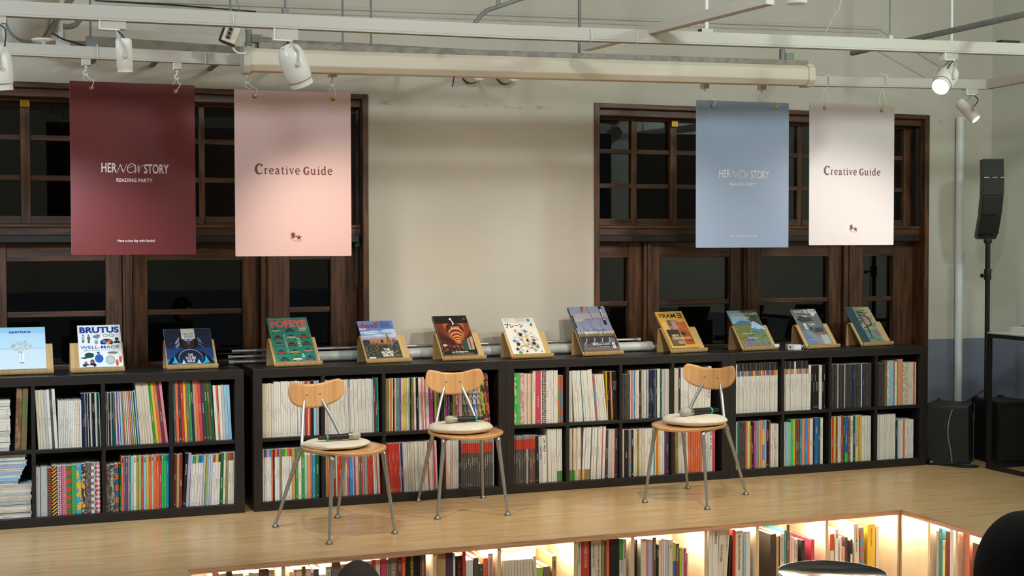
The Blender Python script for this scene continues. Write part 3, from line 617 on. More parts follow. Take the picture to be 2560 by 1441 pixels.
def poster(x, z, rz, hexc, kind, ink, label, hooks=True, rough=.42):
    w2, h2 = .297, .4205
    o = thing('hanging_poster', label, 'poster', (x, YP+{-.656: 0}.get(x, 0), z), rz, 'posters hanging from the rear lighting rail')
    b = MB(); r = .006; poly = []
    for cx, cy, a0 in ((w2-r, -h2+r, -PI/2), (w2-r, h2-r, 0), (-w2+r, h2-r, PI/2), (-w2+r, -h2+r, PI)):
        for k in range(4): a = a0+k*PI/6; poly.append((cx+r*math.cos(a), cy+r*math.sin(a)))
    b.prism(poly, 0, -.005, FRONT(0, 0, 0), 0, 1)
    b.build('board', [grain('board_'+hexc, hexc, hexc, (1, 1, 1), 300, rough, .06), mat('foam_edge', '#cfcac6', .7)], o)
    mi = mat('ink_'+ink, ink, .5)
    if kind == 'story':
        b = MB(); b.text('HER', .064, FRONT(-.119, -.0012, .002), 0, bold=.016, fit=.072); b.build('title', [mi], o)
        b = MB(); b.text('STORY', .064, FRONT(.107, -.0012, -.001), 0, bold=.016, fit=.119); b.build('title', [mi], o)
        b = MB()
        M = FRONT(-.080, -.0012, -.02)
        ribbon(b, [(0, 0), (.016, .042)], .0022, M, 0); ribbon(b, [(.016, .042), (.030, .001)], .0042, M, 0); ribbon(b, [(.030, .001), (.046, .043)], .0022, M, 0)
        M = FRONT(-.033, -.0013, -.02)
        ribbon(b, [(.0, .022), (.020, .030), (.036, .040), (.022, .046), (.004, .030), (.004, .010), (.018, .001), (.036, .010)], [.002, .002, .003, .003, .0042, .0042, .003, .002], M, 0)
        M = FRONT(.003, -.0013, -.021)
        ribbon(b, [(.004, .042), (.003, .0)], .0044, M, 0); ribbon(b, [(.003, 0), (.020, .042)], .002, M, 0); ribbon(b, [(.020, .042), (.019, .0)], .0044, M, 0); ribbon(b, [(.019, .0), (.030, .030), (.044, .043)], .002, M, 0)
        b.build('title_script', [mi], o)
        b = MB(); b.text('READING PARTY', .025, FRONT(.002, -.0012, -.056), 0, bold=.018, fit=.172); b.build('subtitle', [mi], o)
        b = MB(); b.text('Have a nice day with books!', .018, FRONT(.008, -.0012, -.352), 0, bold=.008, fit=.178); b.build('footer_line', [mi], o)
    else:
        b = MB(); creative(b, .002, -.003, .395, 0); b.build('title', [mi], o)
        b = MB(); emblem(b, .008, -.325, .040, 0); b.build('emblem', [mi], o)
    for s, zz in ((-.195, .388), (.205, .386)):
        b = MB(); b.lathe([(.0055, -.0015), (.0105, -.0015), (.0115, .0005), (.0105, .002), (.0055, .002)], aim((s, 0, zz), (0, -1, 0)), 16)
        b.lathe([(0.0001, .0003), (.006, .0003)], aim((s, -.0004, zz), (0, -1, 0)), 12, 1)
        b.build('eyelet', [M_BRASS, M_BLK], o)
    return o
PZ = [(-.636, 1.849, 0, '#5e1d1c', 'story', '#d6c3c4', 'dark red poster with pale lettering, at the far left'), (.156, 1.838, -.045, '#c7a5a1', 'guide', '#5c1c18', 'rose pink poster with dark red title, beside the dark red one'),
      (2.775, 1.874, -.045, '#8493ae', 'story', '#c9c6c6', 'slate blue poster with pale lettering, in front of the right window'), (3.518, 1.886, 0, '#cdc3c4', 'guide', '#5e2a2b', 'pale pink-white poster with dark red title, at the far right')]
POST = [poster(x, z, rz, *q) for x, z, rz, *q in PZ]

# ------------------------------------------------------------------ rails, screen case, lamps
def rail(name, pts, hh, dd, m, label, cat='rail', slot=True):
    """box-section trunking through world points (top centre line)"""
    o = thing(name, label, cat)
    b = MB(); s = MB()
    for p, q in zip(pts, pts[1:]):
        p, q = Vector(p), Vector(q); d = (q-p); L = d.length; M = frame(p, d, (0, 0, 1) if abs(d.normalized().z) < .9 else (0, 1, 0))
        b.box(-.001, L+.001, -hh, 0, -dd/2, dd/2, 0, M)
        if slot:
            s.box(0, L, -hh-.008, -hh, -dd/2, -dd/2+.010, 0, M); s.box(0, L, -hh-.008, -hh, dd/2-.010, dd/2, 0, M)
    b.build('trunking', [m], o, .002)
    if slot: s.build('slot_lip', [M_WMETAL], o)
    return o
YF = -1.5
fr = [P(-60, 0, 1, YF), P(1280, 64, 1, YF), P(2640, 113, 1, YF)]
fr = [fr[0]+(fr[0]-fr[1])*1.5]+fr+[fr[2]+(fr[2]-fr[1])*.30]
rail('lighting_rail', fr, .055, .05, M_WMETAL, 'long white lighting rail nearest the camera, crossing the whole top')
rr = [P(-60, 104, 1, YP)+(P(-60, 104, 1, YP)-P(615, 136, 1, YP))*2.2, P(-60, 104, 1, YP), P(615, 136, 1, YP), P(2040, 191, 1, YP), P(2467, 200, 1, YP)]
rr.append(rr[-1]+Vector((0, -3, .06)))
rail('lighting_rail', rr, .05, .045, M_WMETAL, 'rear white lighting rail carrying the posters and turning the right corner')
a = P(1465, 106, 1, -1.0); c_ = P(1925, -14, 1, -2.3)
rail('lighting_rail', [a, c_], .045, .05, M_WMETAL, 'short white rail slanting up to the top edge, right of centre', slot=False)
# screen case
p0, p1 = P(620, 150, 1, -.72), P(2022, 190, 1, -.72)
o = thing('projector_screen_case', 'long cream roll-up screen case hanging under the ceiling', 'screen')
d = p1-p0; L = d.length; M = frame(p0, (d.x, d.y, d.z), (0, 0, 1))
prof = [(-.040, -.060), (.030, -.060), (.055, -.030), (.055, .035), (.035, .058), (-.035, .058), (-.055, .035), (-.055, -.030)]
def along(prof, L0, L1, b, mi=0, side=None):
    Mx = M @ Matrix(((0, 0, 1, L0), (0, 1, 0, 0), (1, 0, 0, 0), (0, 0, 0, 1)))     # profile (z-depth, height) swept along x
    b.prism([(q[0], q[1]) for q in prof], 0, L1-L0, Mx, mi, side)
# local z of M points towards the camera (x cross up = -y ... sign handled by symmetric profile)
b = MB(); along([(q[0], q[1]*.95) for q in prof], 0, L, b); b.build('case', [M_CREAM], o, .004)
b = MB(); along([(q[0]*1.12, q[1]*1.14) for q in prof], -.030, .004, b); b.build('end_cap', [M_WMETAL], o, .004)
b = MB(); along([(q[0]*1.12, q[1]*1.08) for q in prof], L-.035, L+.006, b); b.build('end_cap', [M_CREAM], o, .004)
b = MB(); b.box(.05, L-.02, .055, .085, -.03, .03, 0, M); b.build('top_channel', [M_DUST], o, .003)
for f in (.013, .957):
    b = MB(); b.box(L*f-.025, L*f+.03, .085, .125, -.02, .02, 0, M); b.box(L*f-.05, L*f-.02, .07, .15, -.012, .012, 0, M); b.build('hanger', [M_GREYP], o, .002)
# insulated pipe lying behind the case, dusty channel further left
b = MB(); pp = [P(q, v, 1, -.35) for q, v in ((640, 108), (760, 118), (880, 124), (960, 128), (1100, 137), (1230, 142), (1310, 148), (1352, 153))]
for q_ in (pp[1], pp[4], pp[6]): b.box(q_.x-.012, q_.x+.012, -.35, YW+.01, q_.z-.01, q_.z+.01)
b.tube(pp, [.036, .034, .037, .036, .038, .036, .035, .012], 14); tag(b.build('lagged_pipe', [M_DUST]), 'grey lagged pipe lying behind the screen case', 'pipe')
b = MB(); q0, q1 = P(215, 113, 1, -.2), P(610, 140, 1, -.2); MM = frame(q0, q1-q0, (0, 0, 1)); b.box(0, (q1-q0).length, -.04, .045, -.03, .03, 0, MM)
for f in (.1, .5, .9): q_ = q0+(q1-q0)*f; b.box(q_.x-.012, q_.x+.012, -.2, YW+.01, q_.z-.01, q_.z+.01)
tag(b.build('dusty_channel', [grain('rusty_dust', '#8d877a', '#776a58', (2, 2, 2), 4, .8, .2, c3='#8b8577')], None, .003), 'dirty grey metal channel above the rear rail, upper left', 'channel')
b = MB(); q0, q1 = P(160, 80, 1, .30), P(612, 106, 1, .30); MM = frame(q0, q1-q0, (0, 0, 1)); b.box(0, (q1-q0).length, -.05, .025, -.04, .04, 0, MM)
tag(b.build('cable_tray', [M_WMETAL], None, .003), 'pale cable tray behind the dusty channel, upper left', 'channel')
# hook adapters and cords
def hook(px, py, label):
    p = P(px, py, 1, YP); o = thing('hook_adapter', label, 'hook', p, 0, 'white hook adapters on the rear lighting rail')
    b = MB(); b.box(-.012, .026, -.017, .017, -.034, .006); b.build('body', [M_WMETAL], o, .002)
    b = MB(); b.box(-.0165, -.012, -.017, .017, -.038, .006); b.build('end_plate', [M_WLAMP], o)
    b = MB(); b.lathe([(.008, -.034), (.008, -.044), (.004, -.046)], Matrix.Translation((.004, 0, 0)), 10); b.tube(spline([(.004, 0, -.044), (.004, 0, -.058), (-.006, 0, -.064), (-.005, 0, -.076), (.006, 0, -.080), (.012, 0, -.072)], 4), .0035, 8)
    b.build('hook', [M_WLAMP], o); return p
HK = [hook(212, 146, 'white hook adapter over the left eyelet of the dark red poster'), hook(440, 157, 'white hook adapter over the right eyelet of the dark red poster'), hook(617, 167, 'white hook adapter over the left eyelet of the rose pink poster'), hook(829, 175, 'white hook adapter over the right eyelet of the rose pink poster'),
      hook(1760, 206, 'white hook adapter over the left eyelet of the slate blue poster'), hook(1903, 210, 'white hook adapter over the right eyelet of the slate blue poster')]
CN = ['dark red', 'rose pink', 'slate blue', 'pale pink-white']
for i, o in enumerate(POST):
    for j, (s, zz) in enumerate(((-.195, .388), (.205, .386))):
        bpy.context.view_layer.update()
        e = Vector((o.location.x+s*math.cos(o.rotation_euler.z), o.location.y+s*math.sin(o.rotation_euler.z), o.location.z+zz))
        if i < 3: h = HK[i*2+j]+Vector((.002, 0, -.076))
        else: h = Vector((e.x+.004, YP, P(2060 if j == 0 else 2215, 206, 1, YP).z-.035))
        b = MB(); dz = h.z-e.z; sd = (-1, 1)[j]*(.02 if i in (0, 2, 3) else .008)
        b.tube(spline([h, (h.x*.6+e.x*.4+.012, YP-.01, h.z-dz*.4), (e.x+.010+max(sd, 0)*.6, YP-.014, e.z+.035), (e.x, YP-.007, e.z), (e.x-.001, YP+.004, e.z+.004)], 6), .0022, 6)
        b.tube(spline([(e.x-.001, YP+.006, e.z+.004), (e.x-.012, YP+.014, e.z+.03), (h.x-.010, YP+.008, h.z-dz*.3), h], 6), .0018, 6)
        if i == 3:
            rz_ = P(2060 if j == 0 else 2215, 192, 1, YP).z+.004
            b.tube(spline([(h.x, YP-.004, h.z), (h.x+.006, YP-.032, h.z+.03), (h.x+.004, YP-.030, rz_), (h.x-.02, YP-.02, rz_+.006), (h.x-.03, YP-.01, rz_+.025)], 5), .002, 6)
            b.tube(spline([(h.x, YP-.004, h.z), (h.x+.012, YP-.034, h.z+.025), (h.x+.012, YP-.034, rz_), (h.x+.0, YP+.0, rz_+.006)], 5), .002, 6)
        bpy.context.view_layer.update(); b.build('cord', [M_CORD], o, 0, o.matrix_world.inverted())
# track spotlights
def spotlight(px, py, y, box, body, label, kind='egg', lit=0, aimv=(0, 0, -1), flip=1):
    """px,py: photo pixel where the adapter meets the rail underside"""
    p = P(px, py, 1, y); o = thing('track_spotlight', label, 'spotlight', p, 0, 'white track spotlights')
    bw, bh = box
    b = MB(); b.box(0, bw, -.018, .018, -bh, -.002); b.build('adapter_box', [M_WMETAL], o, .002)
    b = MB(); b.box(-.006, 0, -.022, .022, -bh-.004, 0); b.box(0, bw*.75, -.022, .022, -bh-.006, -bh); b.build('adapter_plate', [M_WLAMP], o)
    ax, L, R = body; ax = Vector(ax); d = Vector(aimv).normalized(); M = aim(ax, d)
    if kind == 'egg':   prof = [(.0001, -L*.52), (R*.45, -L*.50), (R*.78, -L*.42), (R*.97, -L*.25), (R, -L*.05), (R*.97, L*.15), (R*.90, L*.34), (R*.86, L*.36), (R*.86, L*.48)]
    else:               prof = [(.0001, -L*.5), (R*.7, -L*.5), (R*.95, -L*.46), (R, -L*.40), (R, L*.30), (R*.94, L*.31), (R*.94, L*.42)]
    b = MB(); b.lathe(prof, M, 28, cap=False); b.lathe([(prof[-1][0], prof[-1][1]), (R*.80, prof[-1][1]), (R*.80, L*.30)], M, 28, cap=False); H_ = b.build('lamp_body', [M_WLAMP], o)
    b = MB(); b.lathe([(R*.905, L*.335), (R*.925, L*.335), (R*.925, L*.35), (R*.905, L*.35)], M, 28); b.build('seam_ring', [M_GREYP], H_)
    b = MB(); b.lathe([(.0001, L*.385), (R*.80, L*.385)], M, 24); b.build('lens', [mat('lit_lens', '#fff1dc', .3, emit=lit) if lit else mat('dark_lens', '#b9b3a6', .2)], H_)
    if kind == 'egg':
        for k in range(7):
            a = 2*PI*k/7; q = M @ Vector((R*.62*math.cos(a), R*.62*math.sin(a), -L*.475)); nrm = (q-ax).normalized()
            b = MB(); b.lathe([(.0001, .0015), (.003, .0015)], aim(q, nrm), 8); b.build('vent_hole', [M_BLK], H_)
    # yoke from the adapter down to the pivots
    top = Vector((bw*.62, 0, -bh-.006)); side = d.cross(Vector((0, 1, 0)) if abs(d.y) < .8 else Vector((1, 0, 0))).normalized(); side = Vector((0, 1, 0)) if abs(d.y) < .8 else Vector((1, 0, 0))
    b = MB()
    for sg in (1, -1):
        q = ax+side*sg*(R+.006)+d*(L*.02); k = ax+side*sg*(R+.010)+Vector((0, 0, R*.9))
        path = spline([top, top*.5+(top+side*sg*R*.6)*.5, Vector((top.x*.5+k.x*.5, k.y, k.z*.7+top.z*.3)), k, q], 5)
        b.tube(path, .005, 6)
        b.lathe([(.010, -.003), (.010, .006), (.006, .008)], aim(q, side*sg), 12)
    b.build('yoke', [M_WMETAL], o)
    b = MB(); b.tube(spline([top+Vector((.004, -.012, 0)), top+Vector((flip*.03, -.02, -.03)), ax+Vector((flip*.012, -.02, R*.6)), ax-d*L*.30], 6), .0032, 6); b.build('lead', [M_BLK], o)
    return o
spotlight(250, 41, YF, (.105, .052), ((.098, 0, -.165), .155, .034), 'white cylinder spotlight above the dark red poster', 'can', 0, (.05, .12, -1))
spotlight(685, 68, YF, (.105, .055), ((.092, 0, -.165), .195, .060), 'big white egg-shaped spotlight above the rose pink poster', 'egg', 0, (.42, .25, -.9), -1)
spotlight(2358, 129, YF, (.085, .042), ((.018, 0, -.145), .185, .056), 'big white egg-shaped spotlight, lit, near the right corner', 'egg', 14, (-.72, -.42, -.55), -1)
spotlight(2413, 219, YP, (.082, .040), ((.024, 0, -.145), .175, .034), 'small white spotlight, lit, lowest at the right corner', 'can', 14, (.42, -.75, -.9), 1)
spotlight(-40, 26, YF, (.085, .05), ((.055, -.0, -.235), .19, .055), 'white spotlight cut off by the left edge, pointing down', 'egg', 0, (.10, .1, -1), 1)
# recessed pendant at the top right
p = P(1991, 8, 1, -2.0); o = thing('pendant_downlight', 'round glowing white ceiling downlight at the top edge, right of centre', 'lamp', p)
b = MB(); b.lathe([(.046, -.004), (.050, .0), (.050, .09), (.03, .11), (.006, .12), (.006, 4.2-p.z)], None, 28); b.build('housing', [M_WLAMP], o)
b = MB(); b.lathe([(.0001, -.002), (.046, -.002)], None, 28); b.build('diffuser', [mat('diffuser_glow', '#fff6e4', .4, emit=9)], o)
# hanging rods and pipes
def rod(name, px0, py0, px1, py1, y, r, m, label, top=True, cat='rod'):
    q = P(px1, py1, 1, y); b = MB()
    b.tube([(q.x, y, q.z), (q.x, y, 4.2 if top else P(px0, py0, 1, y).z)], r, 8)
    return tag(b.build(name, [m]), label, cat, 'thin hanging rods from the ceiling')
rod('hanging_rod', 575, 0, 576, 35, YF, .005, M_GREYP, 'grey rod rising from the front rail above the control box')
rod('hanging_rod', 713, 0, 713, 24, YF, .005, M_GREYP, 'grey rod with a coupling, above the egg-shaped spotlight')
b = MB(); q = P(713, 37, 1, YF); b.box(q.x-.013, q.x+.013, YF-.012, YF+.012, q.z, q.z+.030); tag(b.build('rod_coupling', [M_GREYP], None, .002), 'grey coupling on the front rail above the egg-shaped spotlight', 'coupling')
rod('hanging_rod', 856, 0, 857, 104, -.72, .0055, M_GREYP, 'left of the two close grey rods holding the screen case')
rod('hanging_rod', 926, 0, 928, 120, -.72, .0055, M_GREYP, 'right of the two close grey rods holding the screen case')
rod('hanging_rod', 1447, 0, 1449, 144, -.72, .010, M_GREYP, 'thicker pale rod reaching the middle of the screen case')
rod('hanging_rod', 2228, 0, 2225, 92, YF, .005, M_GREYP, 'dark thin rod on the front rail, upper right')
b = MB(); q = P(2225, 101, 1, YF); b.box(q.x-.013, q.x+.013, YF-.012, YF+.012, q.z, q.z+.026); tag(b.build('rod_coupling', [M_WMETAL], None, .002), 'white coupling on the front rail, upper right', 'coupling')
rod('hanging_rod', 2381, 0, 2378, 198, YP, .010, M_PVC, 'white rod behind the right egg-shaped spotlight')
rod('hanging_rod', 1764, 0, 1766, 72, YF, .010, M_PVC, 'white rod on the front rail, right of centre')
b = MB(); q = P(1750, 85, 1, YF); b.box(q.x, q.x+.062, YF-.02, YF+.02, q.z, q.z+.026); b.box(q.x-.003, q.x, YF-.018, YF+.018, q.z+.002, q.z+.024, 1); tag(b.build('rail_bracket', [M_WMETAL, M_BLK], None, .001), 'square white bracket on the front rail, right of centre', 'bracket')
b = MB(); q = P(2130, 133, 1, -.30); b.tube([q, (q.x, -2.8, q.z+.01)], .017, 12)
for yy in (-1.9, -1.96): b.tube([(q.x, yy, q.z+.015), (q.x, yy, q.z+.04)], .006, 6)
tag(b.build('steel_conduit', [M_GREYP]), 'long grey steel pipe slanting up to the right edge', 'pipe')
b = MB(); b.tube(spline([P(1183, 66, 1, -1.2), P(1192, 52, 1, -1.2), P(1215, 28, 1, -1.2), P(1245, 17, 1, -1.2), P(1300, -2, 1, -1.2), P(1350, -16, 1, -1.2)], 6), .011, 10)
for dx in (1243, 1249): b.tube([P(dx, 20, 1, -1.2), P(dx-1, -60, 1, -1.2)], .004, 6)
tag(b.build('steel_conduit', [M_GREYP]), 'bent grey conduit rising to the top edge at centre', 'pipe')
# ducts and boxes at the upper left
q = P(62, 82, 1, .40); b = MB(); b.tube([(q.x, YW, q.z), (q.x+.02, -1.4, q.z+.02)], .105, 28, caps=True); o = thing('air_duct', 'fat white air duct coming out of the wall, upper left', 'duct'); b.build('pipe', [M_PVC], o)
b = MB(); b.tube([(q.x, .0, q.z), (q.x, -.03, q.z)], .109, 28); b.build('joint_band', [M_GREYP], o)
b = MB(); b.tube([(q.x, YW, q.z), (q.x, YW-.05, q.z)], .118, 28); b.build('collar', [M_PVC], o)
q = P(118, 91, 1, .1); b = MB(); b.tube([q, (q.x+.06, -1.4, q.z+.01)], .017, 12); tag(b.build('steel_conduit', [mat('galvanised', '#b4bbba', .4, .4)]), 'shiny thin pipe beside the fat white duct, upper left', 'pipe')
q = P(112, 89, 1, .2); b = MB(); b.box(q.x-.05, q.x+.06, .17, .24, q.z-.04, q.z+.035); b.box(q.x-.005, q.x+.0, .165, .17, q.z-.03, q.z+.03); tag(b.build('junction_box', [M_WMETAL], None, .004), 'white junction box under the shiny thin pipe, upper left', 'box')
q = P(110, 104, 1, YP+.12); b = MB(); b.lathe([(.012, -.03), (.012, -.006), (.055, 0), (.060, .006), (.056, .012), (.0001, .014)], Matrix.Translation(q), 24); tag(b.build('smoke_detector', [M_WLAMP]), 'flat white round detector on the rear rail, upper left', 'detector')
q = P(229, 109, 1, YP+.06); b = MB(); b.box(q.x-.026, q.x+.026, q.y-.02, q.y+.02, q.z-.035, q.z+.022); b.tube([(q.x-.004, q.y, q.z+.02), (q.x-.004, q.y, 4.2)], .006, 8); tag(b.build('rail_bracket', [M_GREYP], None, .001), 'grey bracket box with a rod on the rear rail, upper left', 'bracket')
q = P(157, 108, 1, YP+.06); b = MB(); b.box(q.x-.032, q.x+.032, q.y-.02, q.y+.02, q.z-.02, q.z+.016); b.tube([(q.x-.01, q.y, q.z+.016), (q.x-.012, q.y, 4.2)], .012, 8); tag(b.build('rail_bracket', [M_WMETAL], None, .001), 'white bracket with a pale tube on the rear rail, upper left', 'bracket')
b = MB(); b.tube(spline([P(130, 82, 1, YP+.02), P(150, 94, 1, YP+.02), P(160, 99, 1, YP+.02), P(185, 106, 1, YP+.02), P(214, 115, 1, YP+.02)], 6), .0045, 8); tag(b.build('cable', [M_BLK]), 'black cable looping to the grey bracket box, upper left', 'cable')
b = MB(); b.tube(spline([P(205, 32, 1, -.1), P(200, 48, 1, -.1), P(188, 62, 1, -.1), P(170, 67, 1, -.1), P(150, 66, 1, -.1), P(135, 78, 1, -.1)], 6), .014, 10); tag(b.build('flexible_hose', [M_GREYP]), 'grey flexible hose curling beside the air duct, upper left', 'hose')
# small control box clipped by the screen case
q = P(577, 85, 1, -.85); o = thing('control_box', 'small silver control box with three round buttons by the screen case', 'controller', q, 0); o.rotation_euler = (0, math.radians(20), math.radians(-14))
b = MB(); b.box(-.032, .038, -.022, .03, -.044, .044); b.build('case', [M_CREAM], o, .003)
b = MB(); b.box(-.044, -.032, -.020, .032, -.050, .046); b.box(-.032, .036, -.020, .03, -.053, -.044); b.build('black_shell', [M_BLK], o, .002)
b = MB(); b.box(-.017, .008, -.0235, -.022, -.030, .028); pn = b.build('button_panel', [mat('panel_grey', '#77797b', .5)], o)
for k in range(3):
    b = MB(); b.lathe([(.0075, 0), (.0075, .002), (.0001, .003)], aim((-.0045, -.0235, .018-k*.02), (0, -1, 0)), 14); b.build('button', [M_BLK], pn)
b = MB(); b.lathe([(.0035, 0), (.0001, .002)], aim((.024, -.022, -.028), (0, -1, 0)), 10); b.build('indicator', [mat('red_led', '#ff4a30', .4, emit=4)], o)
b = MB(); b.tube(spline([P(583, 105, 1, -.80), P(584, 122, 1, -.80), P(597, 133, 1, -.80), P(612, 133, 1, -.80)], 6), .005, 8); tag(b.build('cable', [M_CORD]), 'white lead from the control box into the screen case', 'cable')
b = MB(); b.tube(spline([P(612, 64, 1, -.8), P(617, 78, 1, -.8), P(620, 95, 1, -.8), P(612, 108, 1, -.8), P(616, 118, 1, -.8)], 5), .003, 6); tag(b.build('cable', [M_GREYP]), 'thin grey wire above the left end of the screen case', 'cable')
b = MB(); b.tube(spline([P(589, -4, 1, YF), P(596, 12, 1, YF), P(601, 32, 1, YF)], 5), .002, 6); tag(b.build('cable', [M_GREYP]), 'thin wire beside the grey rod above the control box', 'cable')
# twisted cord from the screen case end up to the ceiling
b = MB(); tw = spline([P(2024, 172, 1, -.72), P(2030, 150, 1, -.72), P(2060, 90, 1, -.9), P(2085, 45, 1, -1.0), P(2115, -20, 1, -1.1)], 12); b.tube([p+Vector((.006*math.sin(i*1.3), 0, .006*math.cos(i*1.3))) for i, p in enumerate(tw)], .0035, 6)
tag(b.build('twisted_cord', [M_CORD]), 'twisted white cord running up from the right end of the screen case', 'cord')
# pipe stubs through the wall, hanging tie, white conduit pipe, plaster patch
for (u, v), lab in (((1176, 184), 'left of the two white pipe stubs under the screen case'), ((1262, 186), 'right of the two white pipe stubs under the screen case')):
    q = P(u, v, 1, YW); b = MB(); b.tube([(q.x, YW+.02, q.z), (q.x, YW-.16, q.z)], .058, 24); b.tube([(q.x, YW+.01, q.z), (q.x, YW-.012, q.z)], .064, 24, 1)
    tag(b.build('pipe_stub', [M_PVC, mat('old_sealant', '#5a4a38', .8)]), lab, 'pipe', 'white pipe stubs in the back wall')
b = MB(); b.tube(spline([P(1136, 183, 1, -.74), P(1134, 200, 1, -.74), P(1131, 217, 1, -.74)], 4), .003, 6); tag(b.build('cable_tie', [M_BLK]), 'black cable tie dangling under the screen case', 'cable tie')
q = P(2404, 300, 1, YW-.03); b = MB(); b.tube([(q.x-.012, YW-.03, .0), (q.x-.012, YW-.03, 2.36)], .027, 16); tag(b.build('drain_pipe', [M_PVC]), 'white vertical pipe on the wall between the window and the column speaker', 'pipe')
b = MB(); q = P(2497, 104, 1, -1.42); b.box(q.x, q.x+.12, -1.45, -1.40, q.z-.004, q.z+.006); tag(b.build('cable_clip', [M_BLK]), 'black strap lying on the front rail at the right edge', 'strap')
def tie(u, v0, v1, y, lab):
    a, c = P(u, v0, 1, y-.03), P(u+1, v1, 1, y-.03); b = MB(); b.tube([a+Vector((0, .03, .004)), a, c, c+Vector((0, .03, -.003))], .0025, 6); tag(b.build('cable_tie', [M_CORD]), lab, 'cable tie', 'pale cable ties on the lighting rails')
tie(1479, 72, 102, YF, 'pale cable tie on the front rail left of the slanting rail'); tie(1594, 78, 106, YF, 'pale cable tie on the front rail below the slanting rail'); tie(243, 112, 146, YP, 'pale cable tie on the rear rail above the dark red poster'); tie(514, 135, 158, YP, 'pale cable tie on the rear rail between the left posters'); tie(583, 36, 62, YF, 'pale cable tie on the front rail above the control box')

# ------------------------------------------------------------------ poster tubes lying on the bookcases
b = MB()
def tubeobj(x0, x1, y, z, r, m, lab, ends):
    o = thing('poster_tube', lab, 'tube', (0, 0, 0), 0, 'rolled poster tubes lying along the bookcase tops')
    b = MB(); b.tube([(x0, y, z), (x1, y, z)], r, 18); b.build('roll', [m], o)
    for e in ends:
        b = MB(); b.tube([(e-.012, y, z), (e+.012, y, z)], r*1.06, 18); b.build('end_cap', [M_WMETAL], o)
M_TUBE = mat('pale_tube_vinyl', '#c9cccb', .35); M_TUBEW = mat('white_tube_paper', '#d8d7d2', .4)
zt = BH+.001
tubeobj(.30, 2.66, .345, zt+.031, .030, M_TUBE, 'long thick white roll lying along the bookcase tops', (.32, 2.64))
tubeobj(.0, 2.60, .385, zt+.062+.011, .010, M_CHROME, 'thin bright metal tube lying behind the thick white roll', (2.59,))
tubeobj(-.02, .29, .36, zt+.012, .011, M_CHROME, 'short dark metal tube at the left gap between bookcases', (-.01,))
tubeobj(-.02, .29, .385, zt+.040, .010, M_CHROME, 'upper metal tube at the left gap between bookcases', (-.01,))
tubeobj(2.66, 2.76, .345, zt+.024, .014, M_TUBE, 'short grey tube end sticking out right of the thick white roll', (2.75,))
# ------------------------------------------------------------------ bent-ply stands and the magazines on display
SW = .275
def bent_stand(x, y, rz, label):
    o = thing('magazine_stand', label, 'magazine stand', (x, y, BH+.0005), rz, 'bent bamboo stands along the bookcase tops')
    c = [(.142, .0), (.139, .07), (.135, .125), (.126, .146), (.112, .150), (.100, .141), (.075, .108), (.035, .056), (.006, .016), (-.002, .007), (-.011, .006), (-.017, .012), (-.0205, .021), (-.022, .028)]
    p = [Vector(q) for q in spline([(a, z, 0) for a, z in c], 4)]; t = .0042; L = []; Rr = []
    for i, q in enumerate(p):
        d = (p[min(i+1, len(p)-1)]-p[max(i-1, 0)]).normalized(); n = Vector((-d.y, d.x, 0)); L.append(q+n*t); Rr.append(q-n*t)
    M = Matrix(((0, 0, 1, 0), (1, 0, 0, 0), (0, 1, 0, 0), (0, 0, 0, 1)))
    b = MB(); n = len(L); zl = min(min(v.y for v in L), min(v.y for v in Rr))
    vs = [M @ Vector((v.x, v.y-zl, h)) for h in (0, SW) for v in L+Rr]; K = 2*n
    fs = []; mi = []
    for i in range(n-1):
        fs += [(i, i+1, K+i+1, K+i), (n+i+1, n+i, K+n+i, K+n+i+1), (i+1, i, n+i, n+i+1), (K+i, K+i+1, K+n+i+1, K+n+i)]; mi += [0, 0, 1, 1]
    fs += [(0, K, K+n, n), (n-1, n+n-1, K+n+n-1, K+n-1)]; mi += [1, 1]
    b.add(vs, fs, mi, False); ob = b.build('bent_panel', [M_BAMBOO, mat('bamboo_edge', '#b98f58', .5)], o)
    return o
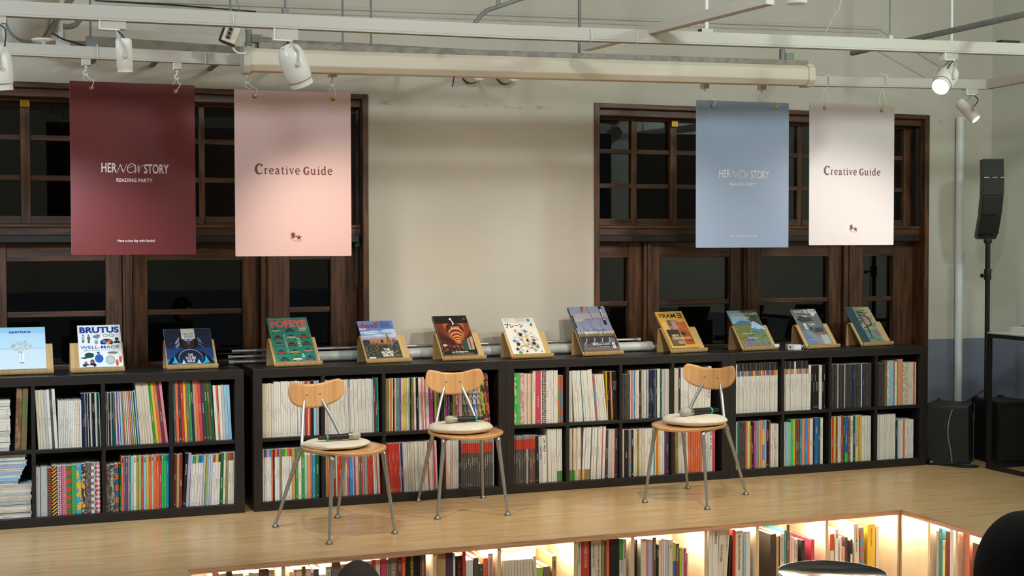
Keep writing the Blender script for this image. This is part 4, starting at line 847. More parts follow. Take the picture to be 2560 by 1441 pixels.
class Cover:
    """flat artwork, w x h metres, origin lower left; layers stack towards the reader"""
    def __init__(s, w, h, t, curl=.0):
        s.w, s.h, s.t, s.curl = w, h, t, 0; s.b = MB(); s.mats = []; s.lay = 0
    def mi(s, hexc):
        m = mat('print_'+hexc, hexc, .35, spec=.4)
        if m not in s.mats: s.mats.append(m)
        return s.mats.index(m)
    def z(s): s.lay += 1; return s.t+.0001+s.lay*.000012
    def rect(s, x0, y0, x1, y1, c):
        z = s.z(); n = 8 if (x1-x0) > .4 else 2; m = 8 if (y1-y0) > .4 else 2
        vs = [((x0+(x1-x0)*i/n)*s.w, (y0+(y1-y0)*j/m)*s.h, z) for j in range(m+1) for i in range(n+1)]
        s.b.add(vs, [(j*(n+1)+i, j*(n+1)+i+1, (j+1)*(n+1)+i+1, (j+1)*(n+1)+i) for j in range(m) for i in range(n)], s.mi(c)); return s
    def poly(s, pts, c):
        z = s.z(); s.b.add([(x*s.w, y*s.h, z) for x, y in pts], [tuple(range(len(pts)))], s.mi(c)); return s
    def oval(s, x, y, rx, ry, c, n=16):
        z = s.z(); s.b.add([(x*s.w+rx*s.w*math.cos(2*PI*k/n), y*s.h+ry*s.h*math.sin(2*PI*k/n), z) for k in range(n)], [tuple(range(n))], s.mi(c)); return s
    def line(s, pts, wd, c, n=5):
        z = s.z(); ribbon(s.b, [(x*s.w, y*s.h) for x, y in pts], wd, Matrix.Translation((0, 0, z)), s.mi(c), n); return s
    def txt(s, body, x, y, size, c, fit=None, **k):
        z = s.z(); s.b.text(body, size*s.h, Matrix.Translation((x*s.w, y*s.h, z)), s.mi(c), fit=fit*s.w if fit else None, **k); return s
    def build(s, par):
        f = lambda v: (v[0], v[1], v[2]+s.curl*((v[0]/s.w-.45)**2)*max(v[1]/s.h-.25, 0)*1.6)
        s.b.v = [f((min(max(v[0], .0006), s.w-.0006), min(max(v[1], .0006), s.h-.0006), v[2])) for v in s.b.v]; o = s.b.build('cover', s.mats, par)
        b = MB(); n, m = 8, 8; vs = []
        for zz in (0, s.t):
            vs += [f(((i/n)*s.w, (j/m)*s.h, zz)) for j in range(m+1) for i in range(n+1)]
        K = (n+1)*(m+1); g = lambda i, j, k: k*K+j*(n+1)+i; fs = []; mi = []
        for j in range(m):
            for i in range(n):
                fs += [(g(i, j, 1), g(i+1, j, 1), g(i+1, j+1, 1), g(i, j+1, 1)), (g(i, j, 0), g(i, j+1, 0), g(i+1, j+1, 0), g(i+1, j, 0))]; mi += [0, 0]
        for i in range(n): fs += [(g(i, 0, 0), g(i+1, 0, 0), g(i+1, 0, 1), g(i, 0, 1)), (g(i, m, 1), g(i+1, m, 1), g(i+1, m, 0), g(i, m, 0))]; mi += [0, 0]
        for j in range(m): fs += [(g(n, j, 0), g(n, j+1, 0), g(n, j+1, 1), g(n, j, 1)), (g(0, j, 1), g(0, j+1, 1), g(0, j+1, 0), g(0, j, 0))]; mi += [0, 1]
        b.add(vs, fs, mi); b.build('pages', [M_PAPER, s.spine], par); return o
def car(c, x, y, s, body, roof='#2a2a30'):
    c.oval(x, y+.018*s, .050*s, .024*s, roof).oval(x, y, .085*s, .020*s, body).rect(x-.085*s, y-.014*s, x+.085*s, y+.004*s, body)
    c.rect(x-.075*s, y-.026*s, x-.045*s, y-.012*s, '#1c1c1e').rect(x+.045*s, y-.026*s, x+.075*s, y-.012*s, '#1c1c1e').rect(x-.03*s, y-.010*s, x+.03*s, y-.003*s, '#3a3a3c')
def figure(c, x, y, s, top, legs, hair='#2a201c'):
    c.rect(x-.018*s, y-.06*s, x-.002*s, y, legs).rect(x+.002*s, y-.06*s, x+.018*s, y, legs).oval(x, y+.028*s, .030*s, .036*s, top).oval(x, y+.074*s, .015*s, .014*s, '#b98a6c').oval(x, y+.082*s, .015*s, .009*s, hair)
def art(i, c):
    r = random.Random(i*11)
    if i == 1:
        c.rect(0, 0, 1, 1, '#bcdcf0').rect(0, .86, 1, 1, '#9ed2f0').rect(0, 0, 1, .485, '#cfdfea').rect(0, .475, 1, .49, '#a9bcc9')
        for k in range(90): a = r.uniform(0, 2*PI); q = r.random()**.5; c.line([(.48+.2*q*math.cos(a), .52+.12*q*math.sin(a)), (.48+.24*q*math.cos(a), .53+.15*q*math.sin(a))], .0035, r.choice(('#b9b295', '#a39c7c', '#cbc6ae')), 1)
        c.rect(.455, .22, .485, .42, '#b9a58a').rect(.44, .16, .47, .36, '#e6ecf0').rect(.49, .16, .53, .36, '#eef2f4').oval(.455, .145, .02, .012, '#5a5048').oval(.51, .145, .02, .012, '#5a5048')
        c.txt('aperture', .45, .885, .085, '#1c3f86', bold=.02, fit=.47)
    elif i == 2:
        c.rect(0, 0, 1, 1, '#e9ecec').rect(.02, .985, .98, .99, '#b0b4b8')
        c.txt('BRUTUS', .5, .875, .19, '#1d3a8e', bold=.045, fit=.92)
        figure(c, .12, .66, 1.3, '#9cb6dc', '#2c2730'); figure(c, .25, .65, 1.35, '#5c6b50', '#2b2230'); c.oval(.40, .72, .05, .035, '#3f86b4').oval(.47, .74, .05, .035, '#c8603a').oval(.44, .70, .05, .03, '#2fa0c8')
        for q in (.64, .78): c.oval(q, .745, .06, .035, '#22344a').oval(q, .745, .047, .026, '#dfe6ea')
        c.oval(.42, .59, .045, .055, '#9aa09e').oval(.66, .58, .15, .085, '#22273c').oval(.60, .60, .05, .04, '#5878b8').oval(.72, .60, .05, .04, '#d9602e').oval(.68, .55, .05, .035, '#c9a45e').rect(.50, .48, .82, .53, '#e9ecec')
        c.oval(.90, .64, .035, .03, '#8a5f4a').oval(.90, .66, .045, .03, '#221c1a').poly([(.80, .555), (.99, .555), (.95, .61), (.85, .61)], '#2a2c36')
        c.txt('WELL-MADE', .5, .465, .105, '#1c49a0', bold=.008, fit=.90).txt('定番の一歩先行くマスターピース。', .5, .395, .04, '#4a5a70', fit=.74)
        c.oval(.24, .28, .11, .065, '#1f4a3c').poly([(.02, .22), (.16, .25), (.30, .23), (.12, .20)], '#1f4a3c').oval(.46, .20, .10, .10, '#2a62b4').oval(.45, .32, .035, .03, '#a87860').oval(.45, .345, .035, .015, '#223a6a')
        c.oval(.78, .33, .12, .03, '#8a7a6c').oval(.72, .16, .11, .11, '#aab0b2').oval(.72, .16, .08, .08, '#c3c8c9')
        c.oval(.87, .09, .035, .08, '#cf6038').oval(.95, .17, .035, .08, '#cf6038').oval(.15, .11, .035, .03, '#a87860').oval(.15, .05, .08, .04, '#3a3f4a').oval(.30, .12, .05, .06, '#2a1e20').oval(.30, .125, .025, .03, '#b98a70').oval(.31, .05, .08, .045, '#221c26').oval(.24, .015, .09, .035, '#e2e6ee')
    elif i == 3:
        c.rect(0, 0, 1, 1, '#1c2740').rect(0, 0, 1, .45, '#1f3f78').rect(0, 0, 1, .15, '#2477b0')
        for k in range(70): c.oval(r.random(), .4+.6*r.random(), .0035, .004, '#aab8d0', 6)
        for k in range(60): a = r.uniform(-.3, PI+.3); c.line([(.50+.20*math.cos(a), .62+.26*math.sin(a)), (.50+.29*math.cos(a)+r.uniform(-.02, .02), .55+.30*math.sin(a)-.05)], .003, r.choice(('#8794b4', '#a9b2c8', '#5c6a94')), 2)
        c.oval(.5, .66, .20, .30, '#1c161e').oval(.5, .60, .12, .19, '#3a2630').oval(.5, .70, .10, .07, '#8fa6dc').poly([(.485, .70), (.515, .70), (.525, .55), (.475, .55)], '#6a5a74')
        c.poly([(.0, .0), (.08, .16), (.25, .33), (.40, .42), (.60, .42), (.78, .32), (.92, .16), (1, .0)], '#17131c').oval(.5, .16, .26, .26, '#58a8cc').oval(.5, .145, .25, .25, '#172036').rect(.2, 0, .8, .02, '#2c9ad0')
        for x in (.16, .82): c.poly([(x-.07, .02), (x-.02, .10), (x+.0, .24), (x+.04, .10), (x+.07, .02)], '#1ba6e0')
        for x in (.34, .66): c.poly([(x-.04, .0), (x, .13), (x+.05, .0)], '#8ad0f0')
        c.rect(.36, .70, .65, 1, '#dfe0d4').txt('CREATIVE', .505, .84, .105, '#24789c', bold=.02, fit=.25).txt('REVIEW', .52, .755, .105, '#24789c', bold=.02, fit=.20)
        for k, (q, f) in enumerate((('THE', .11), ('FUTURE', .21), ('ISSUE', .16))): c.txt(q, .5, .245-k*.085, .10, '#d8d8d6', bold=.02, fit=f)
    elif i == 4:
        c.rect(0, 0, 1, 1, '#2a8068').txt('SOMETHING  NEW EVERY MONTH  IN TOWN', .33, .972, .022, '#cfd8d0', fit=.55)
        c.txt('POPEYE', .5, .855, .20, '#e0636a', bold=.06, fit=.90)
        cars = [(.16, .70, '#a59a84'), (.50, .70, '#2a3f86'), (.17, .54, '#5a4452'), (.50, .54, '#c0b294'), (.82, .55, '#b23f24'), (.16, .38, '#6a7690'), (.47, .37, '#7a3a3c'), (.84, .38, '#4a4a4c'), (.16, .20, '#b8402a'), (.50, .20, '#c79a2e'), (.83, .22, '#b08a80'), (.20, .04, '#3c4a5c'), (.52, .04, '#cfd0cc'), (.84, .05, '#3a5a8e')]
        for x, y, q in cars: car(c, x, y, 1.35, q)
        c.txt('Me\nand\nMy\nCar', .66, .42, .055, '#dfe4dc', bold=.02, sx=.9).txt('5', .68, .11, .11, '#e4e8e2', bold=.02).txt('気になる車は何ですか?', .33, .40, .05, '#e4e8e2', vert=True, fit=.55)
        for k in range(4): c.rect(.74, .755-k*.022, .95-k*.02, .765-k*.022, '#cfd8d0')
        c.oval(.70, .70, .025, .016, '#c9622e')
    elif i == 5:
        c.rect(0, 0, 1, 1, '#6c8ed0').rect(0, .46, 1, .72, '#b9c8e2').rect(0, .46, 1, .55, '#a99ac4')
        for k in range(16): c.oval(r.uniform(0, 1), r.uniform(.58, .8), r.uniform(.1, .25), r.uniform(.012, .03), r.choice(('#c9d6ea', '#9fb4dc', '#dfe6ee', '#8aa6d6')))
        c.rect(0, 0, 1, .46, '#3c463e').poly([(.20, .42), (.22, .515), (.60, .53), (.80, .50), (.82, .40)], '#c08c68').rect(.50, .40, .58, .49, '#3a2c28').rect(.28, .41, .31, .46, '#54403a').rect(.40, .40, .42, .48, '#4a3a36').poly([(.66, .40), (.72, .68), (.80, .40)], '#7a6a3c').oval(.88, .46, .06, .05, '#8a5c3a').oval(.10, .46, .11, .04, '#2e3a30').rect(.2, .36, .85, .41, '#a8654a')
        for k in range(170): c.oval(r.random(), r.random()*.38, r.uniform(.015, .04), r.uniform(.008, .02), r.choice(('#4a5a50', '#2c3a3e', '#8a6a50', '#a07a62', '#5c6048', '#27323a')), 8)
        c.txt('dwell', .30, .865, .21, '#b8402f', bold=.012, fit=.52)
        for k in range(8): c.rect(.60, .95-k*.022, .60+r.uniform(.28, .37), .957-k*.022, '#5a55a0')
        for k, (q, f) in enumerate((('THE', .18), ('MONEY', .34), ('ISSUE', .29))): c.txt(q, .60, .215-k*.075, .085, '#eceae4', bold=.04, fit=f)
        c.rect(.05, .0, .24, .04, '#e6e6e2')
    elif i == 6:
        c.rect(0, 0, 1, 1, '#1d1a19').rect(0, .12, 1, .80, '#4a241a').poly([(0, .80), (0, .58), (.45, .30), (.30, .80)], '#6e3220').poly([(1, .80), (1, .62), (.66, .32), (.8, .80)], '#7c3a24')
        c.poly([(.22, .80), (.84, .80), (.80, .55), (.62, .28), (.48, .28), (.26, .55)], '#b8542f').oval(.53, .62, .27, .20, '#4c2218')
        for k, (y, rx, ry) in enumerate(((.55, .22, .14), (.48, .18, .10), (.42, .14, .075), (.375, .10, .055), (.34, .07, .035))): c.oval(.54, y, rx, ry, '#e09a60').oval(.54, y-.022, rx*.93, ry*.9, '#7a3420' if k < 4 else '#c9683c')
        for k in range(5): c.line([(.02, .66-k*.05), (.40, .34-k*.03)], .004, '#2c1610', 1)
        c.rect(0, .0, 1, .16, '#201b1a').rect(.62, .12, .80, .36, '#2c4a3e').poly([(.78, .12), (.80, .40), (.98, .46), (.94, .12)], '#a89a8c').rect(.84, .14, .88, .42, '#8a3c2c')
        for k in range(60): c.oval(r.uniform(.05, .62), r.uniform(.10, .24), .018, .012, r.choice(('#6a3026', '#8a4a34', '#3c2420', '#a06a4a')), 6)
        c.poly([(.03, .25), (.10, .28), (.19, .25), (.10, .21)], '#d9b678').oval(.49, .905, .035, .03, '#e8e6e2').poly([(.50, .88), (.53, .87), (.565, .80), (.55, .77), (.50, .76), (.525, .80)], '#e8e6e2')
        c.txt('家設區', .56, .685, .06, '#d8d2cc', fit=.26).txt('2025 最好空間設計特集', .48, .065, .045, '#d8d2cc', bold=.02, fit=.48).rect(.24, .025, .86, .032, '#a89e96')
        for k in range(3): c.rect(.86, .92-k*.02, .94, .925-k*.02, '#9a948e')
    elif i == 7:
        c.rect(0, 0, 1, 1, '#e4dfd6').rect(0, .86, 1, 1, '#d8d6d0').oval(.82, .93, .055, .045, '#3c9ccc')
        for k in range(3): c.rect(.06, .97-k*.03, .22, .98-k*.03, '#9a968e').rect(.42, .97-k*.03, .70, .98-k*.03, '#8e8a84')
        c.txt('ブレーン', .32, .775, .135, '#2c2a28', bold=.03, fit=.56).txt('4', .86, .79, .13, '#2c2a28', bold=.03)
        for k in range(190):
            a = r.uniform(0, 2*PI); q = r.random()**.5; x, y = .52+.40*q*math.cos(a), .33+.37*q*math.sin(a)*(.9+.1*(1-q))
            if y < .02: continue
            c.line([(x, y), (x+r.uniform(-.04, .04), y+r.uniform(-.03, .03)), (x+r.uniform(-.05, .05), y+r.uniform(-.03, .03))], .0011, '#4a4742', 2)
        for x, y, s, q in ((.30, .64, .05, '#d07a86'), (.60, .62, .06, '#2f86b0'), (.42, .53, .07, '#2a2826'), (.58, .48, .045, '#d9b63a'), (.17, .36, .06, '#2f8fc0'), (.40, .39, .05, '#b8606c'), (.58, .37, .05, '#2a2826'), (.77, .36, .06, '#8a4a54'), (.26, .27, .07, '#2a2826'), (.50, .24, .065, '#d9b63a'), (.74, .27, .07, '#2a2826'), (.82, .18, .07, '#3a9a52'), (.18, .13, .06, '#2a2826'), (.72, .09, .05, '#cf8a96'), (.24, .03, .07, '#3aa04e'), (.45, .06, .04, '#3a3834'), (.90, .05, .03, '#2f8fc0'), (.62, .15, .03, '#2a2826')):
            z = c.z(); star(c.b, x*c.w, y*c.h, s*c.w, r.choice((5, 6, 8)), .6, Matrix.Translation((0, 0, z)), c.mi(q), r.random())
    elif i == 8:
        c.rect(0, 0, 1, 1, '#8a98b8').rect(0, .62, 1, .84, '#a8a2b4').rect(0, .56, 1, .70, '#b9a8ac')
        for x, y, rx, ry in ((.16, .50, .20, .16), (.40, .54, .22, .18), (.66, .55, .24, .19), (.92, .54, .22, .20)): c.oval(x, y, rx, ry, '#6c7490').oval(x-.02, y+.03, rx*.8, ry*.75, '#868ca8')
        c.rect(0, .34, 1, .42, '#c2bdc0').rect(0, .30, 1, .36, '#8a7c48').rect(0, 0, 1, .31, '#3c3838')
        for k in range(90): x = r.random(); y = r.uniform(.26, .36); c.line([(x, y), (x+r.uniform(-.03, .03), y+r.uniform(.04, .14))], .0014, r.choice(('#3a3430', '#5a5040', '#4a4438', '#2c2826')), 1)
        for x in (.14, .36, .58, .78): c.line([(x-.10, .12), (x, .18), (x+.04, .27)], .006, '#a9a6ac', 4)
        c.line([(.05, .09), (.30, .14), (.60, .15), (.86, .16)], .007, '#a29ea4').rect(0, 0, 1, .07, '#6a6468').oval(.88, .20, .07, .06, '#7a6468').oval(.22, .11, .10, .035, '#5c5858')
        c.poly([(.33, 1.0), (.42, 1.0), (.35, .87), (.31, .86), (.30, .88)], '#b2502f').line([(.49, 1.0), (.555, .70)], .005, '#a8664a', 2)
        c.rect(.82, .56, .90, 1.0, '#26252a').txt('croquis', .86, .78, .085, '#e2e0de', bold=.03, vert=False, M=None) if False else c.rect(.82, .56, .90, 1.0, '#26252a')
        z = c.z(); c.b.text('croquis', .026, Matrix.Translation((.86*c.w, .80*c.h, z)) @ Matrix.Rotation(PI/2, 4, 'Z'), c.mi('#e2e0de'), bold=.03, fit=.085)
        c.rect(.0, .50, .035, .80, '#26252a').rect(.45, .06, .88, .155, '#2e3c4c').txt('SMILJAN RADIC', .53, .115, .055, '#e2e0de', bold=.01, fit=.50).rect(.44, .055, .72, .065, '#b8b6b4').rect(.82, .02, .90, .15, '#dcdad2').rect(.85, .05, .875, .12, '#5a5854')
    elif i == 9:
        c.rect(0, 0, 1, 1, '#d3a44c').txt('FRAM', .38, .875, .165, '#2a2118', bold=.018, fit=.60)
        for y in (.815, .868, .922): c.rect(.735, y, .90, y+.024, '#2a2118')
        c.rect(.875, .815, .91, .946, '#2a2118')
        c.rect(.26, .40, .64, .76, '#9a6a5c').rect(.26, .60, .40, .76, '#5a5a44').rect(.40, .48, .60, .74, '#a88a80').rect(.58, .08, .93, .70, '#a8532c').poly([(.58, .55), (.93, .40), (.93, .70), (.70, .70)], '#b8643a').oval(.66, .38, .09, .05, '#4a3028').poly([(.58, .20), (.93, .14), (.93, .26)], '#8a3f24')
        c.rect(.09, .06, .54, .50, '#4c4436').rect(.09, .32, .50, .50, '#38342c').rect(.12, .08, .34, .26, '#6a5648').rect(.34, .10, .52, .20, '#a09086').rect(.30, .22, .52, .30, '#7a6a5c')
        c.txt('NEW', .34, .335, .085, '#e6cf96', bold=.018, fit=.27).txt('TENDENCIES', .52, .255, .085, '#e6cf96', bold=.018, fit=.70)
        c.rect(.085, .53, .15, .68, '#cfd3cc')
        for k in range(6): c.rect(.095, .55+k*.018, .14, .558+k*.018, '#54584e')
        c.rect(.60, .025, .80, .032, '#6a4a20')
    elif i == 10:
        c.rect(0, 0, 1, 1, '#86b2cc').poly([(.42, 1), (1, 1), (1, .40), (.62, .70)], '#4a5440').poly([(0, .62), (.3, .72), (.60, .69), (.62, .55), (0, .52)], '#54748c').poly([(0, .56), (.62, .60), (.40, .30), (.05, .0), (0, 0)], '#7c7a3e').poly([(.72, .70), (1, .52), (1, .0), (.12, .0)], '#6c8a5c').poly([(.72, .70), (1, .52), (1, .42), (.55, .50)], '#a9c8dc').poly([(.55, .50), (1, .44), (1, .36), (.50, .42)], '#5a84ac').poly([(.15, .06), (.36, .34), (.52, .18), (.52, .06)], '#6c7488').rect(.0, .0, 1, .08, '#706c80')
        for k in range(150):
            x, y = r.random(), r.random()*.5; c.oval(x, y, r.uniform(.01, .035), r.uniform(.008, .02), r.choice(('#5c7a48', '#3f5a3c', '#8a8a4c', '#9a7a5c', '#4a6a54', '#7c86a0')) if y > .12 else r.choice(('#7a7690', '#5a6a58', '#9a90a0', '#a08a7c')), 7)
        for k in range(60): x, y = r.uniform(.55, 1), r.uniform(.70, 1); c.oval(x, y, .025, .014, r.choice(('#5c684c', '#3c4638', '#7a7a5c', '#8c8a70')), 7)
        c.txt('LANDSCAPE', .53, .885, .10, '#d9dcd6', bold=.022, fit=.90).txt('DESIGN', .34, .785, .10, '#d9dcd6', bold=.022, fit=.56).txt('147', .90, .79, .05, '#d0d2c8').txt('SEOUL', .35, .345, .045, '#e2e2dc', fit=.36).txt('GARDEN', .42, .215, .045, '#e2e2dc', fit=.36)
    elif i == 11:
        c.rect(0, 0, 1, 1, '#6a6f6e').poly([(0, 1), (0, .70), (.60, .82), (.70, 1)], '#8a8484').poly([(.05, .72), (.30, .86), (.66, .74), (.60, .66), (.20, .62)], '#3c4048').rect(.22, .68, .50, .73, '#4c4a50').poly([(.28, .84), (.50, .80), (.52, .76), (.30, .80)], '#cfdcdc').oval(.82, .93, .17, .085, '#c2cccc').oval(.84, .95, .13, .055, '#9fb0d4').rect(.72, .80, .84, .87, '#cfd8d4').rect(.92, .93, 1, 1, '#b0603a')
        for k in range(5): c.line([(.05, .90-k*.05), (.70, .82-k*.04)], .003, ('#2c2c32', '#a8a29e', '#3c3a40', '#5a585c', '#2c2c32')[k], 1)
        c.poly([(.0, .38), (.30, .40), (.70, .15), (.66, 0), (.30, 0)], '#8a8890').poly([(.0, .36), (.10, .36), (.45, .0), (.0, .0)], '#5f7ca0').rect(.66, .0, .96, .26, '#a9b2b0').rect(.96, 0, 1, .5, '#7a6a68').rect(.50, .34, .90, .46, '#3c4448').rect(.52, .41, .62, .46, '#2c5a9c').rect(.74, .41, .82, .45, '#2c5a9c').poly([(.60, .30), (.78, .30), (.74, .25), (.62, .25)], '#b86a3a').rect(.20, .50, .31, .60, '#cfd2cc').rect(.20, .42, .32, .49, '#c2c6c2').oval(.42, .44, .06, .05, '#3c4046')
        c.txt('商店建築', .34, .925, .085, '#dfe0da', bold=.025, fit=.54).txt('CAFE', .54, .56, .085, '#dfe0da', bold=.014, fit=.25)
        for k in range(3): c.rect(.06, .13-k*.035, .40, .136-k*.035, '#a9b8c8')
    else:
        c.rect(0, 0, 1, 1, '#b9a084').poly([(0, 1), (0, 0), (.30, 0), (.30, .50), (.32, 1)], '#2f4a50').rect(.30, .0, .86, .38, '#6a8a78').rect(.30, .36, .80, .62, '#a09a80').rect(.32, .60, .70, .99, '#7a8a78').rect(.44, .92, .80, .995, '#8a9a58')
        for k in range(120):
            x, y = r.uniform(.0, .88), r.uniform(0, 1); l = r.uniform(.05, .22); c.rect(x, y, min(x+l, .9), y+r.uniform(.006, .022), r.choice(('#2f5a7a', '#c46a6e', '#4a9a6a', '#7a5a8a', '#34506a', '#58a06a', '#9a7a9a', '#3a6a70', '#b8806a')) if x > .3 else r.choice(('#2a4a58', '#33526a', '#284048', '#3a5a60')))
        c.line([(.40, .86), (.64, .84)], .011, '#2c3a38', 1).line([(.44, .78), (.50, .45), (.47, .14)], .008, '#1c2624', 4).line([(.40, .12), (.56, .12)], .005, '#1c2624', 1).line([(.36, .76), (.60, .76), (.74, .66), (.72, .50), (.58, .44), (.48, .46)], [.004, .007, .010, .010, .006, .004], '#1c2624')
        c.txt('アイデア', .74, .945, .06, '#d8d6cc', bold=.02, fit=.36)
        for k in range(4): c.rect(.30, .20-k*.04, .70, .204-k*.04, '#b0b8b0')
DISP = [  # stand x, y, yaw, magazine dx, w, h, thickness, curl, spine colour, label of magazine, label of stand
 (-1.262, .132, 0, .005, .235, .272, .010, .003, '#c9d6de', 'pale blue magazine with a bushy tree on its cover, leftmost on display', 'bamboo stand cut by the left edge, under the pale blue magazine'),
 (-.898, .118, 0, .043, .226, .278, .008, .004, '#d8d8d6', 'white magazine with small cut-out figures on the cover, on a bamboo stand', 'bamboo stand under the white magazine with small figures'),
 (-.397, .120, 2, .004, .258, .238, .009, .003, '#9fb4c4', 'dark blue night-sky magazine, wider than tall, on a bamboo stand', 'bamboo stand under the dark blue night-sky magazine'),
 (.183, .070, 7, .015, .238, .300, .011, .004, '#3a6a60', 'green magazine covered in small cars, on a bamboo stand', 'bamboo stand under the green car magazine'),
 (.720, .098, 7, .008, .222, .268, .005, .007, '#7a8ab0', 'blue-sky magazine with a desert house and red title', 'bamboo stand under the desert house magazine'),
 (1.180, .104, 6, .010, .220, .285, .016, .004, '#2a2422', 'black and orange magazine with glowing arches on its cover', 'bamboo stand under the black and orange magazine'),
 (1.606, .085, 7, .013, .220, .264, .007, .002, '#dcd8d0', 'white magazine with a dome of drawn flowers on its cover', 'bamboo stand under the white flower magazine'),
 (2.081, .109, 6, .003, .255, .328, .022, .006, '#5a5c68', 'tall grey-blue magazine with a reclining chair and vertical black band', 'bamboo stand under the tall grey-blue magazine'),
 (2.675, .099, 11, .006, .212, .282, .014, .005, '#cf9c48', 'yellow magazine with brown interior photos, on a bamboo stand', 'bamboo stand under the yellow magazine'),
 (3.182, .099, 8, .010, .235, .282, .008, .006, '#c08a5c', 'green landscape magazine with triangular photos, on a bamboo stand', 'bamboo stand with a small white sticker, under the landscape magazine'),
 (3.640, .075, 10, .022, .212, .282, .009, .005, '#c9c4b4', 'grey cafe-interior magazine, second display magazine from the right', 'bamboo stand under the grey cafe-interior magazine'),
 (4.100, .133, 10, .018, .222, .286, .008, .005, '#3c5a60', 'teal and beige magazine with a large letter, rightmost on display', 'bamboo stand at the far right, under the teal magazine')]
for i, (x, y, rz, dx, w_, h_, th, curl, sp, lab, lab2) in enumerate(DISP, 1):
    rz = math.radians(rz); st = bent_stand(x, y, rz, lab2)
    if i == 10:
        b = MB(); b.box(SW-.036, SW+.0008, -.0288, -.0276, .018, .040); b.build('sticker', [mat('sticker', '#dfe3e6', .4)], st)
    S = Vector((0, .0752, .0934)).normalized(); N = Vector((0, -S.z, S.y)); o0 = Vector((dx, .010, .0215))+N*.0048
    Ml = Matrix(((1, S.x, N.x, o0.x), (0, S.y, N.y, o0.y), (0, S.z, N.z, o0.z), (0, 0, 0, 1)))
    M = Matrix.Translation((x, y, BH+.0005)) @ Matrix.Rotation(rz, 4, 'Z') @ Ml
    o = thing('display_magazine', lab, 'magazine', group='magazines displayed on bamboo stands', M=M)
    c = Cover(w_, h_, th, curl); c.spine = mat('spine_'+sp, sp, .4); art(i, c); c.build(o)
# spare hook adapter lying on the last bookcase
q = P(1962, 874, 2, BH); o = thing('hook_adapter', 'spare white hook adapter lying on top of the rightmost bookcase', 'hook', (q.x, .12, BH), math.radians(-8), 'white hook adapters')
b = MB(); b.box(0, .045, -.02, .02, 0, .036); b.build('body', [M_WMETAL], o, .002)
b = MB(); b.box(.045, .095, -.018, .018, 0, .032); b.box(.012, .022, -.0205, -.02, .010, .024, 1); b.build('socket', [M_WLAMP, M_BLK], o, .002)
b = MB(); b.tube(spline([(.095, 0, .016), (.108, 0, .016), (.116, 0, .026), (.126, 0, .022), (.126, 0, .010), (.116, 0, .005)], 5), .0035, 8); b.build('hook', [M_WLAMP], o)

